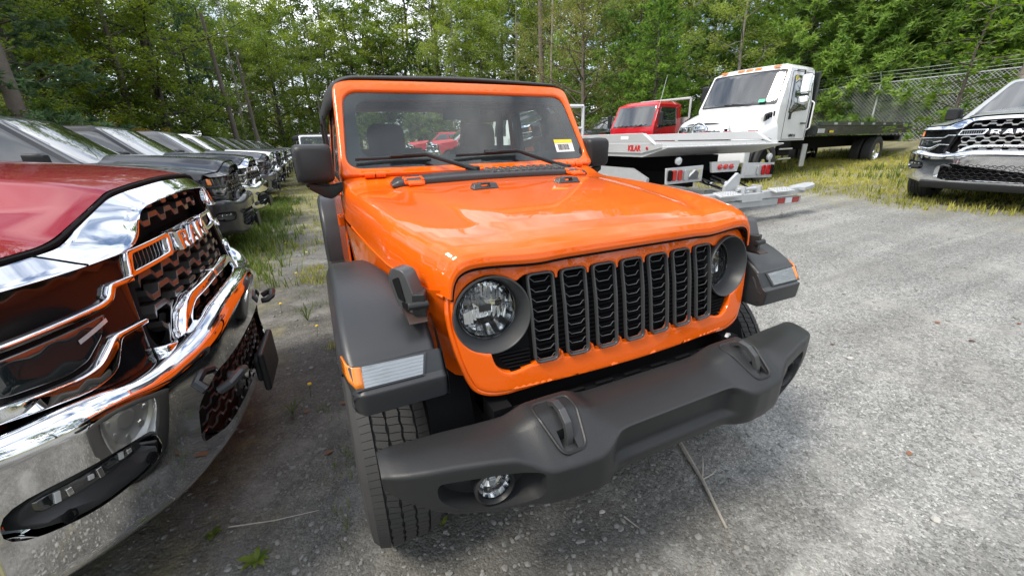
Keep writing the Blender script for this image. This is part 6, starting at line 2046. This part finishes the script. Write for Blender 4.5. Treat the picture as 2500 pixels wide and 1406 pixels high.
# ------------------------------------------------------------------ grass and weeds (uncountable)
def blades(name, n, gen, mt, label, hmin, hmax, wd=.004):
    r = random.Random(len(name) * 13 + n)
    m = MB()
    for i in range(n):
        p = gen(r)
        if p is None: continue
        x, y, dens = p
        tuft = r.randint(3, 7)
        for q in range(tuft):
            xx, yy = x + r.gauss(0, .03), y + r.gauss(0, .03)
            h = r.uniform(hmin, hmax) * dens
            a = r.uniform(0, 6.28); ln = r.uniform(.15, .8) * h
            ca, sa = math.cos(a), math.sin(a)
            w = wd * r.uniform(.7, 1.4)
            z = gz(xx, yy) - .004
            k = len(m.v)
            m.v += [(xx - sa * w, yy + ca * w, z), (xx + sa * w, yy - ca * w, z), (xx + ca * ln * .35 + sa * w * .7, yy + sa * ln * .35 - ca * w * .7, z + h * .62), (xx + ca * ln * .35 - sa * w * .7, yy + sa * ln * .35 + ca * w * .7, z + h * .62), (xx + ca * ln, yy + sa * ln, z + h)]
            m.f += [(k, k + 1, k + 2, k + 3), (k + 3, k + 2, k + 4)]
    o = m.build(name, mt, recalc=False, ang=180)
    tag(o, label, 'grass', kind='stuff')
def nz(x, y, s=1.0): return .5 + .5 * noise.noise(Vector((x * s, y * s, 7.7)))
def g_left(r):
    y = 1.6 + 34 * r.random() ** 1.5
    x = r.uniform(-4.2, lerp(-.75, 3.5, smooth01(3, 14, y)))
    if y < 4.2: x = r.uniform(-2.6, -.95)
    d = nz(x, y, 1.3)
    if d < .44 + (.16 if y < 5 else 0): return None
    return x, y, (.5 if y < 5 else .75) + .5 * d
def g_right(r):
    y = r.uniform(-1.0, 12); x = 5.2 + 13 * r.random() ** .9
    d = nz(x, y, .9)
    edge = 6.2 + .25 * (4 - y)
    if x < edge + 2.2 * (1 - d): return None
    return x, y, .6 + .7 * d
def g_green(r):
    if r.random() < .5:
        y = 3.2 + 9 * r.random(); x = -2.2 + r.gauss(0, .35)
        return x, y, .8
    x = r.uniform(8.5, 18); y = r.uniform(-.5, 11)
    if nz(x, y, .7) < .5: return None
    return x, y, 1.0
def g_sparse(r):
    y = r.uniform(-.3, 3.4); x = r.uniform(-1.25, -.72) if y > .8 else r.uniform(-1.05, -.75)
    if nz(x, y, 2.2) < .55: return None
    return x, y, .55
blades('dry_grass', 9500, g_left, GRASS, 'thin yellow-green grass growing along the aisle', .03, .11, .0035)
blades('bank_grass', 14000, g_right, GRASS, 'yellow-green grass on the ground at the right', .03, .11, .006)
blades('lush_grass', 3800, g_green, GRASSG, 'taller green grass under the trucks', .10, .26, .006)
blades('sparse_grass', 150, g_sparse, GRASSG, 'sparse grass tufts between the red pickup and the orange car', .05, .13, .0022)
# single weeds near the camera
def weed(x, y, n, ln, wd, label, flat=.5, mt=None):
    r = random.Random(int(x * 1000 + y * 77))
    e = empty('weed', label, 'weed', (x, y, gz(x, y)), r.uniform(0, 6))
    for i in range(n):
        a = 2 * PI * i / n + r.uniform(-.3, .3)
        l = ln * r.uniform(.7, 1.2)
        m = MB()
        rows = []
        for q in range(6):
            t = q / 5
            w = wd * math.sin(PI * min(.98, t * .9 + .08)) * l / ln
            hh = l * flat * math.sin(t * 2.0) * .8
            c = Vector((math.cos(a) * l * t, math.sin(a) * l * t, hh + .004))
            sd = Vector((-math.sin(a), math.cos(a), 0)) * w
            rows.append([c - sd + Vector((0, 0, w * .3)), c, c + sd + Vector((0, 0, w * .3))])
        m.grid(rows)
        m.build('leaf', mt or LF_MAPLE, e, recalc=False, ang=180)
    return e
weed(-1.331, -.064, 8, .055, .011, 'broad-leaved plantain weed on the soil at the bottom left')
weed(-1.505, .141, 5, .035, .010, 'small weed beside the red pickup bumper shadow')
weed(-1.244, .861, 9, .09, .005, 'grassy weed left of the orange car front tyre', .9, GRASSG)
weed(-1.174, 2.27, 11, .13, .005, 'tall tuft of grass beside the orange car fender', 1.4, GRASSG)
weed(-.664, -.229, 3, .028, .007, 'tiny green seedling beside the front tyre', .9)
for i, (x, y) in enumerate([(-1.15, 1.0), (-1.1, 1.9), (-1.4, 2.6), (-1.3, 3.6), (-1.2, 4.6), (-1.5, 5.4)]):
    e = empty('dandelion', 'yellow dandelion in the aisle, %s nearest to the camera' % ORD[i], 'flower', (x, y, gz(x, y)), 0, 'dandelions in the aisle')
    m = MB(); m.tube([(0, 0, 0), (.01, 0, .09)], .0018, 4); m.build('stem', GRASSG, e)
    m = MB(); m.lathe([(.001, .0), (.013, .004), (.011, .010), (.001, .012)], (.01, 0, .09), (0, 0, 1), 10); m.build('flower', mat('dandelion_yellow', (.75, .50, .02), .7), e)
# sticks and leaf litter
def stick(pts, r0, label, fork=True):
    m = MB()
    pts = [Vector((x, y, gz(x, y) + z)) for x, y, z in pts]
    n = len(pts)
    m.tube(pts, [r0 * (1 - .6 * i / (n - 1)) for i in range(n)], 6)
    if fork:
        a = pts[n // 2]
        m.tube([a, a + Vector((.05, .045, .03)), a + Vector((.075, .07, .045))], [.004, .003, .001], 4)
        m.tube([a, a + Vector((.05, -.01, .02)), a + Vector((.085, .0, .02))], [.004, .003, .001], 4)
    o = m.build('stick', mat('dead_wood', (.34, .31, .27), .85, noise_amt=.4, nscale=40), recalc=False)
    tag(o, label, 'stick')
stick([(.55, -.31, .006), (.50, -.42, .012), (.455, -.53, .010), (.40, -.63, .012), (.345, -.74, .006)], .0115, 'forked dead stick on the gravel in front of the bumper')
stick([(-1.451, .15, .01), (-1.28, .08, .03), (-1.115, .07, .012)], .003, 'thin dry twig on the soil beside the front tyre', False)
stick([(.02, -.52, .004), (.04, -.60, .008)], .004, 'short thin twig on the gravel under the bumper', False)
rl = random.Random(9)
for i in range(16):
    if i < 7: x, y = rl.uniform(-1.2, -.7), rl.uniform(-.1, 2.4)
    else: x, y = rl.uniform(.6, 4.5), rl.uniform(-.9, 2.6)
    m = MB(); leaf(m, Vector((0, 0, .008)), rl, .045, 3.0)
    o = m.build('fallen_leaf', mat('brown_leaf', (.19, .085, .04), .7), recalc=False, loc=(x, y, gz(x, y)))
    tag(o, ('small brown fallen leaf between the pickup and the orange car, %s' % ORD[i] if i < 7 else 'small brown fallen leaf on the open gravel, %s' % ORD[i - 7]), 'leaf', 'fallen leaves on the lot')

# ------------------------------------------------------------------ chain-link fences
FM = mat('galvanised_wire', (.50, .52, .53), .5, .2)
def fence(p0, p1, h, label, step=.085, posts=3.0, wire=.006, arms=True, mt=None):
    p0 = Vector((p0[0], p0[1], 0)); p1 = Vector((p1[0], p1[1], 0))
    ln = (p1 - p0).length
    u = (p1 - p0) / ln
    mt = mt or FM
    e = empty('chain_link_fence', label, 'fence', (p0.x, p0.y, gz(p0.x, p0.y)))
    def P(t, z):
        q = p0 + u * t
        return Vector((q.x - p0.x, q.y - p0.y, gz(q.x, q.y) - gz(p0.x, p0.y) + z))
    n = int(ln / posts)
    side = Vector((-u.y, u.x, 0))
    for i in range(n + 1):
        m = MB(); t = ln * i / n
        m.tube([P(t, -.1), P(t, h)], .033, 7)
        if arms: m.tube([P(t, h), P(t, h + .38) + side * .28], .02, 5)
        m.build('post', mt, e)
    m = MB(); m.tube([P(ln * i / n, h - .03) for i in range(n + 1)], .022, 6); m.build('top_rail', mt, e)
    if arms:
        for k in range(3):
            m = MB(); m.tube([P(ln * i / (n * 3), h + .12 * (k + 1) - (.03 if i % 3 else 0)) + side * (.09 * (k + 1)) for i in range(n * 3 + 1)], .004, 3, caps=False); m.build('barbed_wire', mt, e)
    m = MB()
    t = -h
    while t < ln:
        for sg in (1, -1):
            a, b = (t, t + h)
            za, zb = (0, h) if sg > 0 else (h, 0)
            a2, b2 = max(0, a), min(ln, b)
            if b2 > a2:
                m.tube([P(a2, lerp(za, zb, (a2 - a) / h)), P(b2, lerp(za, zb, (b2 - a) / h))], wire, 3, caps=False)
        t += step
    m.build('wire_mesh', mt, e, ang=180, recalc=False)
fence((21.5, -.45), (20.5, 18.05), 2.3, 'tall chain-link fence behind the white flatbed truck', .12, 4.6, wire=.007)
fence((-9.3, 24), (-9.0, 62), 2.4, 'chain-link fence with barbed wire behind the parked row', .16, 3.2, mt=mat('green_wire', (.06, .10, .075), .5))
fence((-9.0, 62), (16, 62), 2.4, 'chain-link fence across the far end of the lot', .25, 3.2, wire=.008, mt=mat('green_wire', (.06, .10, .075), .5))
# stones and chips big enough to see singly
for (x, y, r_, lab) in [(2.159, -.254, .030, 'flat white stone on the gravel right of the bumper'), (-.045, -.461, .016, 'white stone chip on the gravel below the bumper'), (1.119, -1.081, .024, 'pale wood chip on the gravel at the bottom right'), (1.449, -.681, .014, 'small rusty stone on the gravel right of the stick')]:
    rr = random.Random(int(x * 1000))
    m = MB(); m.add([(p.x * r_ * rr.uniform(.8, 1.3), p.y * r_ * .7 * rr.uniform(.8, 1.2), p.z * r_ * .35 + r_ * .2) for p in IV], IF)
    o = m.build('stone', mat('pale_stone', (.40, .39, .36), .8, noise_amt=.2), recalc=False, ang=25, loc=(x, y, gz(x, y)))
    tag(o, lab, 'stone')
